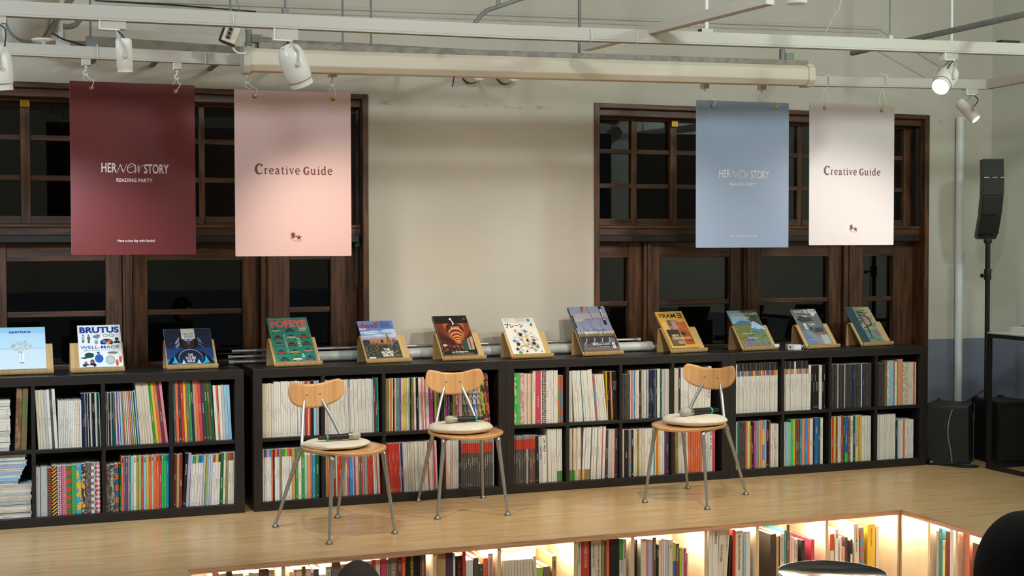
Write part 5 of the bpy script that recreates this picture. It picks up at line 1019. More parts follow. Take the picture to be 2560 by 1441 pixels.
# ------------------------------------------------------------------ chairs, cushions, microphones
def make_chair(label, loc, rz):
    o = thing('chair', label, 'chair', loc, rz, 'beech and steel chairs on the stage')
    # seat: rounded triangular dished ply
    b = MB(); N, K = 48, 8; t = .011; rim = []
    for k in range(N):
        a = 2*PI*k/N; ca, sa = math.cos(a), math.sin(a)
        wx = .205-.030*max(sa, 0)**1.5; ly = .215 if sa < 0 else .225
        e = 2/2.35; rim.append((wx*math.copysign(abs(ca)**e, ca), -.095+ly*math.copysign(abs(sa)**e, sa)))
    def zs(x, y, f): return .447-.010*(1-f*f)+.006*max(y/.2, 0)*f-.016*max(-(y+.20)/.12, 0)**2
    vs = []; 
    for side in (0, 1):
        for j in range(K+1):
            f = j/K
            for x, y in rim:
                X, Y = x*f, -.095+(y+.095)*f; vs.append((X, Y, zs(X, Y, f)-side*t))
    off = (K+1)*N; fs = []; mi = []
    for j in range(K):
        for k in range(N):
            k2 = (k+1) % N; fs += [(j*N+k, (j+1)*N+k, (j+1)*N+k2, j*N+k2), (off+j*N+k, off+j*N+k2, off+(j+1)*N+k2, off+(j+1)*N+k)]; mi += [0, 0]
    for k in range(N): k2 = (k+1) % N; fs.append((K*N+k, off+K*N+k, off+K*N+k2, K*N+k2)); mi.append(1)
    b.add(vs, fs, mi, True); s = b.build('seat', [M_BEECH, M_BEECHE], o); s.data.polygons.foreach_set('use_smooth', [m == 0 for m in s.data.materials and [p.material_index for p in s.data.polygons]])
    # backrest: kidney outline, curved in plan
    up = [(0, .042), (.35, .046), (.66, .060), (.86, .066), (.955, .052), (.995, .026), (1.0, .010)]
    lo = [(0, -.084), (.25, -.081), (.55, -.070), (.80, -.050), (.94, -.024), (.99, -.004), (1.0, .010)]
    def prof(c, u):
        u = abs(u)
        for (a, p), (e, q) in zip(c, c[1:]):
            if u <= e+1e-9: f = (u-a)/(e-a); f = f if e < .9 else f; return p+(q-p)*f
        return c[-1][1]
    us = [math.sin(-PI/2+PI*i/40) for i in range(41)]; RW = 10; vs = []; hw = .169
    sm = lambda c, u: (prof(c, min(abs(u)+.03, 1))+prof(c, max(abs(u)-.03, 0))+2*prof(c, u))/4 if abs(u) < .97 else prof(c, u)
    for side in (0, 1):
        for u in us:
            A, B = sm(lo, u), sm(up, u)
            for j in range(RW+1):
                z = A+(B-A)*j/RW; yy = .200-.045*u*u+.10*z*.35+side*.010; vs.append((u*hw, yy, .700+z))
    n1 = RW+1; off = 41*n1; fs = []; mi = []
    for i in range(40):
        for j in range(RW):
            q = i*n1+j; fs += [(q, q+n1, q+n1+1, q+1), (off+q, off+q+1, off+q+n1+1, off+q+n1)]; mi += [0, 0]
        for j in (0, RW): q = i*n1+j; fs.append((q, off+q, off+q+n1, q+n1) if j == 0 else (q, q+n1, off+q+n1, off+q)); mi.append(1)
    b = MB(); b.add(vs, fs, mi, True); B = b.build('backrest', [M_BEECH, M_BEECHE], o)
    B.data.polygons.foreach_set('use_smooth', [p.material_index == 0 for p in B.data.polygons])
    for x in (-.040, .040):
        b = MB(); b.lathe([(.0001, .0028), (.003, .0028), (.0055, .0018), (.0062, -.002)], aim((x, .1955, .692), (0, -1, 0)), 14); b.build('screw', [M_CHROME], B)
    for sx in (-1, 1):
        fx, rx = sx*.195, sx*.190
        for nm, foot, knee, top in (('front', (fx, -.2675), (sx*.150, -.232), None), ('rear', (rx, .2675), (sx*.140, .098), None)):
            b = MB(); K_ = Vector((knee[0], knee[1], .428)); Fv = Vector((foot[0], foot[1], .014)); inn = Vector((sx*.143, -.18 if nm == 'front' else .045, .4255))
            m1 = K_*.93+Fv*.07
            p = spline([inn, inn*.35+K_*.65+Vector((0, 0, .001)), K_*.975+Fv*.025+Vector((0, 0, -.008)), m1+Vector((0, 0, -.012)), K_*.6+Fv*.4, K_*.2+Fv*.8, Fv], 4)
            rr_ = [.0125+.0018*math.sin(min(i/len(p)*1.6, 1)*PI)-(.0058*max(i/len(p)-.4, 0)/.6) for i in range(len(p))]
            b.tube(p, rr_, 12); lg = b.build('leg', [M_CHROME], o)
            b = MB(); b.lathe([(.017, -.0002), (.0185, .003), (.0165, .007), (.009, .015), (.0075, .022)], Matrix.Translation((foot[0], foot[1], .0005)), 18); b.build('glide', [mat('dark_steel', '#7d7c78', .35, .85)], lg)
        b = MB(); b.tube([(sx*.143, -.185, .4255), (sx*.143, .05, .4255)], .0112, 12); b.build('side_rail', [M_CHROME], o)
        b = MB(); b.tube(spline([(sx*.143, .03, .4255), (sx*.132, .090, .432), (sx*.118, .115, .470), (sx*.082, .165, .58), (sx*.050, .205, .665), (sx*.040, .212, .715)], 6), .0092, 12); b.build('back_post', [M_CHROME], o)
    b = MB(); b.tube([(-.143, -.16, .4255), (.143, -.16, .4255)], .009, 10); b.build('cross_rail', [M_CHROME], o)
    return o
ch = make_chair('left beech chair, angled to the right, nearest the stage edge', (.344, -.644, 0), math.radians(18.4))
dup(ch, (1.152, -.312, 0), math.radians(-5.65), 'middle beech chair, facing straight out, touching the bookcases')
dup(ch, (2.5135, -.533, 0), math.radians(-54.2), 'right-hand beech chair turned towards the other two')
def cushion(loc, rz, rx, ry, th, label, flat=0, tiltx=0, tilty=0):
    M = Matrix.Translation(loc) @ Matrix.Rotation(rz, 4, 'Z') @ Matrix.Rotation(tiltx, 4, 'X') @ Matrix.Rotation(tilty, 4, 'Y')
    o = thing('seat_cushion', label, 'cushion', M=M, group='round cream cushions on the chairs')
    N, R_ = 40, 14; vs = []
    for j in range(R_+1):
        a = -PI/2+PI*j/R_; rr_ = math.cos(a)**.42 if math.cos(a) > 1e-6 else 0; z = th*.5*math.sin(a)*(1 if a < 0 else 1)+th*.5
        for k in range(N):
            q = 2*PI*k/N; x, y = rx*rr_*math.cos(q), ry*rr_*math.sin(q)
            if flat: x = max(x, -rx*flat*(.86+.14*rr_))
            vs.append((x, y, z+.0015*math.sin(5*q)*rr_))
    fs = [(j*N+k, j*N+(k+1) % N, (j+1)*N+(k+1) % N, (j+1)*N+k) for j in range(R_) for k in range(N)]
    b = MB(); b.add(vs, fs, 0, True); b.build('pad', [M_CUSH], o)
    b = MB(); b.tube([(max(rx*1.0*math.cos(2*PI*k/40), -rx*flat if flat else -9), ry*1.0*math.sin(2*PI*k/40), th*.5) for k in range(41)], .0022, 6, caps=False); b.build('seam', [M_CUSH], o)
    return o
cushion((.345, -.690, .4405), math.radians(30), .185, .165, .036, 'thin half-round cream cushion on the left chair', .80)
cushion((1.120, -.395, .4405), math.radians(-6), .178, .165, .056, 'puffy cream cushion on the middle chair')
cushion((2.470, -.590, .4405), math.radians(-30), .185, .170, .056, 'plump round cream cushion on the right-hand chair')
def mic(p, q, label):
    p, q = Vector(p), Vector(q); M = aim(p, q-p); s = (q-p).length/.262
    o = thing('microphone', label, 'microphone', group='wireless microphones lying on the cushions', M=M)
    z = lambda l: [(r*s, h*s) for r, h in l]
    b = MB(); b.lathe(z([(.0001, 0), (.009, .0), (.0105, .004), (.0115, .045), (.0130, .050)]), None, 20); b.build('antenna_tail', [M_BLK], o)
    b = MB(); b.lathe(z([(.0168, .050), (.0176, .052), (.0176, .059), (.0168, .061)]), None, 24); b.build('colour_ring', [M_GREENR], o)
    b = MB(); b.lathe(z([(.0150, .046), (.0165, .050), (.0165, .062), (.0168, .10), (.0178, .178), (.0185, .186)]), None, 24); b.box(-.004*s, .004*s, -.0183*s, -.016*s, .12*s, .15*s); b.build('handle', [M_BLKM], o)
    b = MB(); b.lathe(z([(.0185, .186), (.0200, .190), (.0215, .205), (.0222, .212)]), None, 24); b.build('collar', [mat('champagne_metal', '#a9a191', .3, .8)], o)
    b = MB(); b.lathe(z([(.0222, .212), (.0232, .222), (.0236, .235), (.0222, .247), (.0185, .256), (.011, .2615), (.0001, .263)]), None, 24); b.lathe(z([(.0236, .2105), (.0244, .213), (.0236, .2155)]), None, 24); b.build('grille', [M_GRILLE], o)
    return o
mic((.243, -.735, .4405+.037+.0165), (.463, -.735, .4405+.035+.024), 'wireless microphone on the left chair, grille to the right')
mic((1.247, -.415, .4405+.0555+.017), (1.015, -.445, .4405+.0545+.024), 'wireless microphone on the middle chair, grille to the left')
mic((2.640, -.555, .4405+.0555+.017), (2.355, -.640, .4405+.0545+.024), 'wireless microphone on the right-hand chair, grille to the left')
# ------------------------------------------------------------------ loudspeakers, rack and cables in the right corner
def sub(loc, rz, w_, d_, h_, label, logo):
    o = thing('subwoofer', label, 'loudspeaker', loc, rz, 'black subwoofers on the stage in the right corner')
    b = MB(); n = 8; front = [(-w_/2+w_*k/n, -d_/2-.018*math.sin(PI*k/n)) for k in range(n+1)]
    poly = front+[(w_/2*.86, d_/2), (-w_/2*.86, d_/2)]
    vs = [(x, y, .008) for x, y in poly]+[(x*.97, y*.97, h_) for x, y in poly]; m = len(poly)
    b.add(vs, [tuple(reversed(range(m))), tuple(range(m, 2*m))]+[(i, (i+1) % m, m+(i+1) % m, m+i) for i in range(m)], 0); b.build('cabinet', [M_BLK], o, .006)
    b = MB(); g = [(x*.94, y-.004) for x, y in front]; k = len(g); b.add([(x, y, .03) for x, y in g]+[(x, y, h_-.03) for x, y in g], [(i, i+1, k+i+1, k+i) for i in range(k-1)]); b.build('grille', [grain('speaker_cloth', '#1b1c19', '#141512', (1, 1, 1), 400, .8, .2)], o)
    b = MB(); yy = d_/2+.0; hz = h_-.01
    for s in (-1, 1):
        x = s*w_*.34; b.tube(spline([(x, yy-.05, hz), (x, yy+.02, hz+.012), (x, yy+.05, hz-.02), (x, yy+.05, hz-.10)], 5), .012, 8)
    b.tube([(-w_*.34, yy+.05, hz-.02), (w_*.34, yy+.05, hz-.02)], .012, 8); b.build('handle', [M_BLK], o)
    for x in (-w_*.4, w_*.4):
        for y in (-d_*.4, d_*.4): b = MB(); b.lathe([(.016, 0), (.016, .009)], Matrix.Translation((x, y, 0)), 12); b.build('foot', [M_BLK], o)
    if logo:
        b = MB(); b.text('LD', .024, FRONT(w_*.18, -d_/2-.026, .055), 0, bold=.02); b.box(w_*.18-.02, w_*.18+.02, -d_/2-.0256, -d_/2-.025, .036, .039); b.build('logo', [mat('logo_grey', '#9a9a96', .5)], o)
    return o
sub((4.735, .03, 0), math.radians(-48), .30, .31, .40, 'black subwoofer beside the bookcase end, cable down its front', 0)
sub((5.10, -.06, 0), math.radians(-4), .29, .30, .42, 'black subwoofer with a small logo, behind the metal rack post', 1)
b = MB(); q = P(2380, 1050, 1, -.15); b.tube(spline([P(2386, 1012, 1, -.05), P(2373, 1050, 1, -.20), P(2370, 1090, 1, -.22), P(2377, 1130, 1, -.22), P(2380, 1158, 1, -.22)], 6), .0035, 6); tag(b.build('cable', [M_GREYP]), 'thin cable hanging down the left subwoofer', 'cable')
b = MB(); b.tube(spline([P(2405, 1008, 1, .0), P(2430, 995, 1, -.02), P(2460, 976, 1, -.03), P(2470, 966, 1, -.03)], 6), .004, 6); tag(b.build('cable', [M_BLK]), 'black cable stretched from the speaker pole to the left subwoofer', 'cable')
b = MB(); b.box(4.535, 4.60, -.02, .08, 0, .045); b.box(4.54, 4.56, -.022, -.02, .015, .03, 1); tag(b.build('stage_box', [M_BLK, mat('pale_sockets', '#8a8a70', .5)], None, .003), 'small black stage box at the foot of the last bookcase', 'box')
b = MB(); b.tube(spline([(4.58, -.03, .006), (4.62, -.09, .006), (4.66, -.17, .006), (4.72, -.21, .006), (4.775, -.215, .006)], 6), .006, 6); b.tube(spline([(4.57, -.025, .018), (4.63, -.11, .018), (4.68, -.19, .018), (4.75, -.23, .018)], 6), .006, 6); tag(b.build('floor_cables', [M_BLK]), 'black cables lying on the floor before the left subwoofer', 'cable')
# column speaker on its pole
yc = -.03; q = P(2468, 800, 1, yc); px_ = q.x; zb = P(2466, 598, 1, yc).z; ztop = P(2480, 400, 1, yc).z
o = thing('speaker_pole', 'black speaker pole rising behind the metal rack post', 'stand', (px_, yc, .42))
b = MB(); b.tube([(0, 0, .0), (0, 0, zb-.42-.02)], .0165, 14); b.build('pole', [M_BLKM], o)
b = MB(); zz = P(2466, 680, 1, yc).z-.42; b.lathe([(.021, -.055), (.024, -.045), (.024, .01), (.021, .02)], Matrix.Translation((0, 0, zz)), 14); b.tube([(-.02, -.01, zz-.02), (-.055, -.02, zz-.025)], .006, 8); b.lathe([(.014, 0), (.014, .012)], aim((-.055, -.02, zz-.025), (-1, 0, 0)), 10); b.tube([(.02, 0, zz+.01), (.04, 0, zz+.012)], .003, 6); b.build('clamp', [M_BLK], o)
b = MB(); b.lathe([(.024, zb-.42-.03), (.028, zb-.42-.012), (.028, zb-.42-.001)], None, 14); b.build('mounting_cup', [M_BLK], o)
hh = ztop-zb; o = thing('column_speaker', 'black curved column loudspeaker of stacked modules on a pole', 'loudspeaker', (px_+.004, yc, zb), math.radians(-26))
zc = [0, .13, .14, .355, .36, .57, .575, .775, .78, 1.0]
off = lambda f: .085*(f-.75)**2*2.1
for k in range(4):
    f0, f1 = (zc[1+2*k], zc[2+2*k]) if False else ((.055, .299), (.302, .539), (.541, .767), (.770, 1.0))[k]
    b = MB(); vs = []
    for f in (f0, f1):
        dy = -.06+off(f)*1.7; vs += [(-.068, dy-.075, f*hh), (.068, dy-.075, f*hh), (.052, dy+.085, f*hh), (-.052, dy+.085, f*hh)]
    b.add(vs, [(0, 3, 2, 1), (4, 5, 6, 7), (0, 1, 5, 4), (1, 2, 6, 5), (2, 3, 7, 6), (3, 0, 4, 7)]); md = b.build('module', [M_BLK], o, .004)
    g = MB(); g.add([(-.062, -.0785-.06+off(f0)*1.7, f0*hh+.006), (.062, -.0785-.06+off(f0)*1.7, f0*hh+.006), (.062, -.0785-.06+off(f1)*1.7, f1*hh-.006), (-.062, -.0785-.06+off(f1)*1.7, f1*hh-.006)], [(0, 1, 2, 3)]); g.build('grille', [_M['speaker_cloth']], md)
b = MB(); dy = -.06+off(0)*1.7; b.add([(-.06, dy-.07, 0), (.06, dy-.07, 0), (.045, dy+.06, 0), (-.045, dy+.06, 0), (-.068, dy-.078, .054*hh), (.068, dy-.078, .054*hh), (.052, dy+.085, .054*hh), (-.052, dy+.085, .054*hh)], [(0, 3, 2, 1), (4, 5, 6, 7), (0, 1, 5, 4), (1, 2, 6, 5), (2, 3, 7, 6), (3, 0, 4, 7)]); b.build('base_adapter', [M_BLK], o, .003)
b = MB(); b.text('LD', .022, FRONT(.0, dy-.0785, .030), 0, bold=.02); b.build('logo', [_M['logo_grey']], o)
b = MB(); f = .765; dy = -.06+off(f)*1.7; b.box(-.066, -.03, dy-.080, dy-.077, f*hh-.001, f*hh+.003); b.box(-.01, .02, dy-.080, dy-.077, f*hh-.001, f*hh+.003); b.box(.04, .066, dy-.080, dy-.077, f*hh-.001, f*hh+.003); b.build('joint_clip', [mat('pale_clip', '#b9b9b0', .4)], o)
b = MB(); b.tube(spline([(px_-.015, yc-.02, zb-.06), (px_-.022, yc-.02, 1.0), (px_-.025, yc-.02, .9), (px_+.018, yc-.025, .75), (px_+.022, yc-.02, .6), (px_+.01, yc-.02, .46)], 8), .0035, 6); tag(b.build('cable', [M_BLK]), 'black cable winding down the speaker pole', 'cable')
# open metal rack along the right wall
RX, RY, RZ = 4.79, -.265, P(2470, 834, 1, -.265).z
o = thing('metal_rack', 'open black steel frame table at the right edge, in front of the subwoofers', 'rack', (RX, RY, 0))
s = .026; LX, LY = XR-RX-.03, 1.5
for x in (0, LX-s):
    for y in (-LY, -s): b = MB(); b.box(x, x+s, y, y+s, 0, RZ); b.build('post', [M_BLKM], o, .001)
for z in (0, RZ-s):
    for a in ((s, LX-s, -s, 0), (s, LX-s, -LY, -LY+s), (0, s, -LY+s, -s), (LX-s, LX, -LY+s, -s)):
        b = MB(); b.box(a[0], a[1], a[2], a[3], z, z+s); b.build('frame_bar', [M_BLKM], o, .001)
b = MB(); b.box(.003, LX-.003, -LY+.003, -.003, RZ, RZ+.008); b.build('table_top', [mat('pale_glass_top', '#c2c8c0', .2)], o)
q = P(2524, 829, 2, RZ+.008); b = MB(); b.box(q.x, q.x+.16, q.y-.16, q.y, RZ+.0085, RZ+.038); b.box(q.x+.04, q.x+.08, q.y-.1602, q.y-.1600, RZ+.02, RZ+.033, 1); tag(b.build('paper_box', [mat('white_card', '#d9d6cc', .6), M_INKD], None, .002), 'flat white printed box on the metal rack top', 'box')
b = MB(); r = random.Random(4); c0 = Vector((q.x+.12, q.y-.06, RZ+.039))
b.add([(c0.x-.05, c0.y-.05, c0.z), (c0.x+.05, c0.y-.05, c0.z), (c0.x+.05, c0.y+.04, c0.z), (c0.x-.05, c0.y+.04, c0.z), (c0.x-.01, c0.y-.02, c0.z+.045), (c0.x+.03, c0.y, c0.z+.05)], [(0, 3, 2, 1), (0, 1, 5, 4), (1, 2, 5), (2, 3, 4, 5), (3, 0, 4)]); tag(b.build('folded_leaflet', [mat('coral_card', '#cf5a4a', .5)]), 'folded coral leaflet on the white box at the right edge', 'leaflet')

# ------------------------------------------------------------------ shelves under the stage, round the pit
ZF = -.45; SD = .36
o = thing('platform_bookshelf', 'lit plywood book niches under the stage, along the back of the pit', 'bookshelf', (0, 0, 0))
DX = [-.485, -.043, .297, .699, 1.033, 1.443, 1.764, 2.188, 2.498, 2.930, 3.387]
b = MB(); b.box(PX0-.02, PX1+.4, PY+.008+SD, PY+.008+SD+.012, ZF, -.027); b.build('back_panel', [M_PLY_IN], o)
b = MB(); b.box(PX0, PX1, PY+.008, PY+.008+SD, ZF, ZF+.02); b.build('bottom_panel', [M_PLY_IN], o)
for x in DX:
    b = MB(); x0_, x1_ = (x-.009, x+.009) if x < 3.3 else (x, x+.018)
    b.box(x0_, x1_, PY+.006, PY+.008+SD, ZF+.02, -.027, [0, 0, 1, 0, 0, 0]); b.build('divider', [M_PLY_IN, M_PLY_EDGE2], o)
o2 = thing('platform_bookshelf', 'lit plywood book niches under the stage, along the right of the pit', 'bookshelf', (0, 0, 0))
b = MB(); b.box(PX1+.012, PX1+.03, -6, -3.02, -.45, -.026); struct(b.build('trim_4', [M_PLY_IN]), 'plywood riser further along the right side of the pit')
RYs = [PY-.004, -1.488, -1.716, -2.12, -2.55, -3.0]
b = MB(); b.box(PX1+.008+SD, PX1+.02+SD, -3.0, PY, ZF, -.027); b.build('back_panel', [M_PLY_IN], o2)
b = MB(); b.box(PX1+.004, PX1+.008+SD, -3.0, PY, ZF, ZF+.02); b.build('bottom_panel', [M_PLY_IN], o2)
for i, y in enumerate(RYs):
    b = MB(); b.box(PX1+.004 if i else PX1+.001, PX1+.008+SD, y-.009, y+.009, ZF+.02, -.027, [0, 0, 0, 0, 0, 1]); b.build('divider', [M_PLY_IN, M_PLY_EDGE2], o2)
M_LED = mat('led_glow', '#ffecd0', .5, emit=240)
for i in range(len(DX)-1):
    b = MB(); b.box(DX[i]+.014, DX[i+1]-.014, PY+.085, PY+.097, -.034, -.0275); tag(b.build('led_strip', [M_LED]), 'warm light strip hidden under the stage edge, %s niche from left' % ordn(i+1), 'light strip', 'warm light strips under the stage edge')
for i in range(len(RYs)-1):
    b = MB(); b.box(PX1+.085, PX1+.097, RYs[i+1]+.014, RYs[i]-.014, -.034, -.0275); tag(b.build('led_strip', [M_LED]), 'warm light strip under the right stage edge, %s niche from the corner' % ordn(i+1), 'light strip', 'warm light strips under the stage edge')
# books: photo px left, px right, px top, colour, title, ink, lean degrees, [cap colour]
NB = {
 0: [(530, 546, 1430, 'i', '', 'D', 4), (549, 564, 1436, 'W', '', 'D', 2), (566, 580, 1430, 'D', 'FL', 'W', 0), (582, 608, 1436, 'W', '', 'D', 0), (609, 620, 1440, 'C', '', 'D', 0), (621, 632, 1433, 'y', '', 'D', 0), (633, 646, 1434, 'W', '', 'D', 0), (647, 671, 1424, 'marble', '', 'D', 0), (672, 686, 1426, 'C', 'V A', 'H', 0)],
 1: [(723, 731, 1431, 'C', '', 'D', 2), (734, 739, 1425, 'o', '', 'D', 0), (740, 754, 1425, 'i', '', 'D', 0), (755, 764, 1417, 'X', 'BAG D', 'K', 0), (765, 777, 1423, 'i', '', 'R', 0), (784, 797, 1424, 'D', '', 'W', 0), (798, 813, 1438, 'W', '', 'D', 0), (814, 827, 1418, 'C', 'THE', 'D', 0), (829, 851, 1399, 'u', '', 'W', 0), (853, 868, 1412, 'i', '', 'D', 0)],
 2: [(912, 928, 1404, 'W', '', 'D', 0), (930, 938, 1400, 'Q', '', 'W', 0), (939, 950, 1400, 'C', '', 'D', 0), (952, 966, 1397, 'Q', '', 'W', 0), (967, 971, 1400, 'g', '', 'W', 0), (972, 993, 1396, 'u', 'GIORGIO', 'C', 0), (994, 1004, 1390, 'Z', 'H   THE IT', 'W', 0), (1005, 1013, 1389, 'O', '', 'W', 0), (1016, 1042, 1380, 'K', 'DESIGNERS', 'Y', 0), (1043, 1049, 1378, 'K', '', 'W', 0), (1050, 1064, 1376, 'H', 'ALEXANDER McQUEEN', 'C', 0)],
 3: [(1093, 1114, 1378, 'U', '', 'C', 0), (1115, 1132, 1376, 'p', '', 'W', 0), (1133, 1138, 1384, 'W', '', 'D', 0), (1140, 1155, 1391, 'K', 'YVES SAINT', 'R', 0), (1156, 1164, 1377, 'R', '', 'W', 0), (1165, 1182, 1402, 'W', 'TIN', 'K', 0), (1184, 1196, 1396, 'D', '', 'W', 0), (1197, 1207, 1411, 'D', 'E', 'W', 0), (1208, 1219, 1397, 'O', 'GE', 'D', 0), (1220, 1232, 1385, 'i', 'GRAPHIC DESIGN FOR', 'Z', 0)],
 4: [(1255+k*7.6, 1261.8+k*7.6, 1403-k*.55, 'U' if False else 'C', '', 'H', 2.5) for k in range(10)]+[(1332, 1340, 1392, 'C', '', 'H', 2.5), (1342, 1357, 1421, 'L', '', 'H', 0), (1359, 1375, 1418, 'u', '', 'W', 0), (1380, 1391, 1392, 'U', 'JEAN P', 'K', 0)],
 5: [(1444, 1453, 1342, 'C', 'Haute Couture Française', 'K', 0), (1454, 1473, 1344, 'R', 'COVER COVER', 'i', 0), (1474, 1477, 1348, 'K', '', 'W', 0), (1478, 1489, 1349, 'C', 'THE HIDDEN FACTS', 'H', 0), (1490, 1502, 1347, 'C', 'THESE COSTUME PATTERNS', 'H', 0), (1503, 1511, 1348, 'X', '', 'W', 0), (1512, 1515, 1352, 'D', '', 'W', 0), (1516, 1523, 1349, 'O', 'DESIGNIAN', 'Z', 0), (1524, 1547, 1348, 'K', '', 'W', 0), (1549, 1557, 1348, 'W', 'THE SPEC MANUAL', 'D', 0, 'E'), (1558, 1566, 1349, 'C', 'A POC MANUAL', 'K', 0)],
 6: [(1589, 1593, 1350, 'K', '', 'W', 0), (1602, 1615, 1348, 'C', '', 'H', 0), (1616, 1619, 1349, 'J', '', 'W', 0), (1620, 1628, 1350, 'V', 'STREET FASHION', 'W', 0), (1629, 1631, 1351, 'W', '', 'D', 0), (1632, 1640, 1345, 'H', 'CULT STREETWEAR', 'C', 0), (1641, 1646, 1363, 'K', 'A HISTORY OF', 'W', 0), (1647, 1653, 1351, 'C', 'Vivienne', 'K', 0), (1654, 1658, 1347, 'i', '', 'D', 0), (1659, 1664, 1349, 'W', '', 'D', 0), (1665, 1671, 1350, 'G', '', 'D', 0), (1672, 1682, 1351, 'C', 'The', 'D', 0), (1683, 1689, 1357, 'B', '', 'W', 0, 'L'), (1690, 1698, 1360, 'H', 'Trend Forecast', 'W', 0), (1699, 1705, 1370, 'L', '', 'D', 0), (1706, 1709, 1371, 'C', '', 'D', 0), (1710, 1716, 1372, 'Q', 'End an Brand', 'W', 0), (1717, 1720, 1384, 'C', '', 'D', 0)],
 7: [(1772, 1781, 1316, 'W', '', 'K', 0), (1783, 1797, 1317, 'W', '9HEADS', 'K', -1.5), (1800, 1814, 1318, 'C', 'Nick Knight', 'D', -3), (1815, 1825, 1318, 'C', 'REIGNING MEN', 'g', -4), (1826, 1830, 1340, 'K', '', 'W', -3), (1832, 1838, 1325, 'R', '', 'W', 0), (1839, 1857, 1328, 'C', 'MANUFACTURING PROCESSES', 'K', 0), (1859, 1864, 1330, 'S', '', 'D', 0), (1865, 1876, 1330, 'W', '', 'D', 0)],
 8: [(1926, 1940, 1337, 'K', '', 'W', 0), (1941, 1947, 1342, 'U', '', 'D', 0), (1948, 1950, 1341, 'N', '', 'W', 0), (1951, 1960, 1336, 'C', 'JEAN PAUL GAULTIER', 'D', 0), (1961, 1966, 1327, 'T', 'FASHION', 'W', 0), (1967, 1974, 1312, 'H', 'New Shoes', 'W', 0), (1975, 1979, 1331, 'i', '', 'R', 0), (1980, 1986, 1345, 'i', '', 'D', 0), (1987, 1994, 1350, 'C', 'FASHION HOUSE', 'D', 0), (2004, 2012, 1352, 'K', '', 'W', 0), (2028, 2036, 1350, 'Q', '', 'C', 0)],
 9: [(2076, 2085, 1337, 'C', '', 'K', 0, 'R'), (2088, 2096, 1325, 'W', '時裝', 'R', 0), (2100, 2104, 1343, 'W', '', 'K', 0), (2106, 2112, 1369, 'o', '', 'D', 0), (2113, 2119, 1345, 'p', '', 'W', 0), (2120, 2125, 1353, 'K', '', 'Y', 0), (2127, 2131, 1350, 'W', '', 'K', 0, 'K'), (2134, 2146, 1311, 'C', 'THE KASHMIR SHAWL', 'D', 2), (2150, 2159, 1320, 'multi', '', 'D', 1), (2169, 2188, 1312, 'Y', 'Fabric for Fashion', 'K', 0), (2190, 2197, 1317, 'C', '', 'K', 0)],
}
NR = {0: [(2322, 2334, 1309, 'K', 'NEW TEXTILES', 'W', 0), (2341, 2347, 1327, 'C', '', 'H', 0), (2348, 2356, 1321, 'T', 'ART', 'W', 0), (2357, 2363, 1351, 'y', '1000', 'K', 0), (2364, 2373, 1327, 'Z', '', 'C', 0), (2375, 2384, 1321, 'W', '', 'I', 0)],
      1: [(2409, 2424, 1333, 'J', 'Conventional Couture', 'W', 0), (2432, 2455, 1357, 'H', '', 'W', 0), (2458, 2470, 1359, 'K', '', 'W', 0), (2473, 2490, 1362, 'R', '', 'W', 0)]}
COLB = {}
def niche_book(M, w_, h_, d_, c, title, ink, cap, seed):
    b = MB(); nm, m = cinfo(c); mats = [m, M_PAPERB]; bd = .0022
    b.box(0, w_, 0, .003, 0, h_, 0, M); b.box(0, bd, .003, d_, 0, h_, 0, M); b.box(w_-bd, w_, .003, d_, 0, h_, 0, M); b.box(bd, w_-bd, .003, d_-.006, .003, h_-.004, 1, M)
    if cap: mats.append(cinfo(cap)[1]); b.box(-.0004, w_+.0004, -.0006, .0028, h_*.72, h_+.0002, len(mats)-1, M)
    o = b.build('book', mats)
    if title:
        t = MB(); vert = Matrix(((0, 1, 0, w_*.5), (0, 0, -1, -.0011), (-1, 0, 0, 0), (0, 0, 0, 1)))   # text reads downwards
        sz = min(w_*.58, .026 if len(title) < 8 else (.020 if len(title) < 14 else .0135)); ln = min(len(title)*sz*.62, h_*.85)
        Mv = M @ Matrix(((0, 1, 0, w_*.5), (0, 0, -1, -.0011), (-1, 0, 0, h_-.024-(h_*.17 if cap or title in ('TIN', 'Nick Knight', 'New Shoes', 'GE') else 0)), (0, 0, 0, 1)))
        # columns: text x -> down, text y -> right
        t.text(title, sz, Matrix.Translation((0, 0, 0)), 0, bold=.008, align='LEFT')
        t.v = [tuple(Mv @ Vector((x, y, 0))) for x, y, z in t.v]
        w0 = max(v[2] for v in t.v)-min(v[2] for v in t.v)
        t.build('spine_title', [mat('ink_'+PAL[ink][0], PAL[ink][1], .5)], o)
    return o, nm
seen = {}
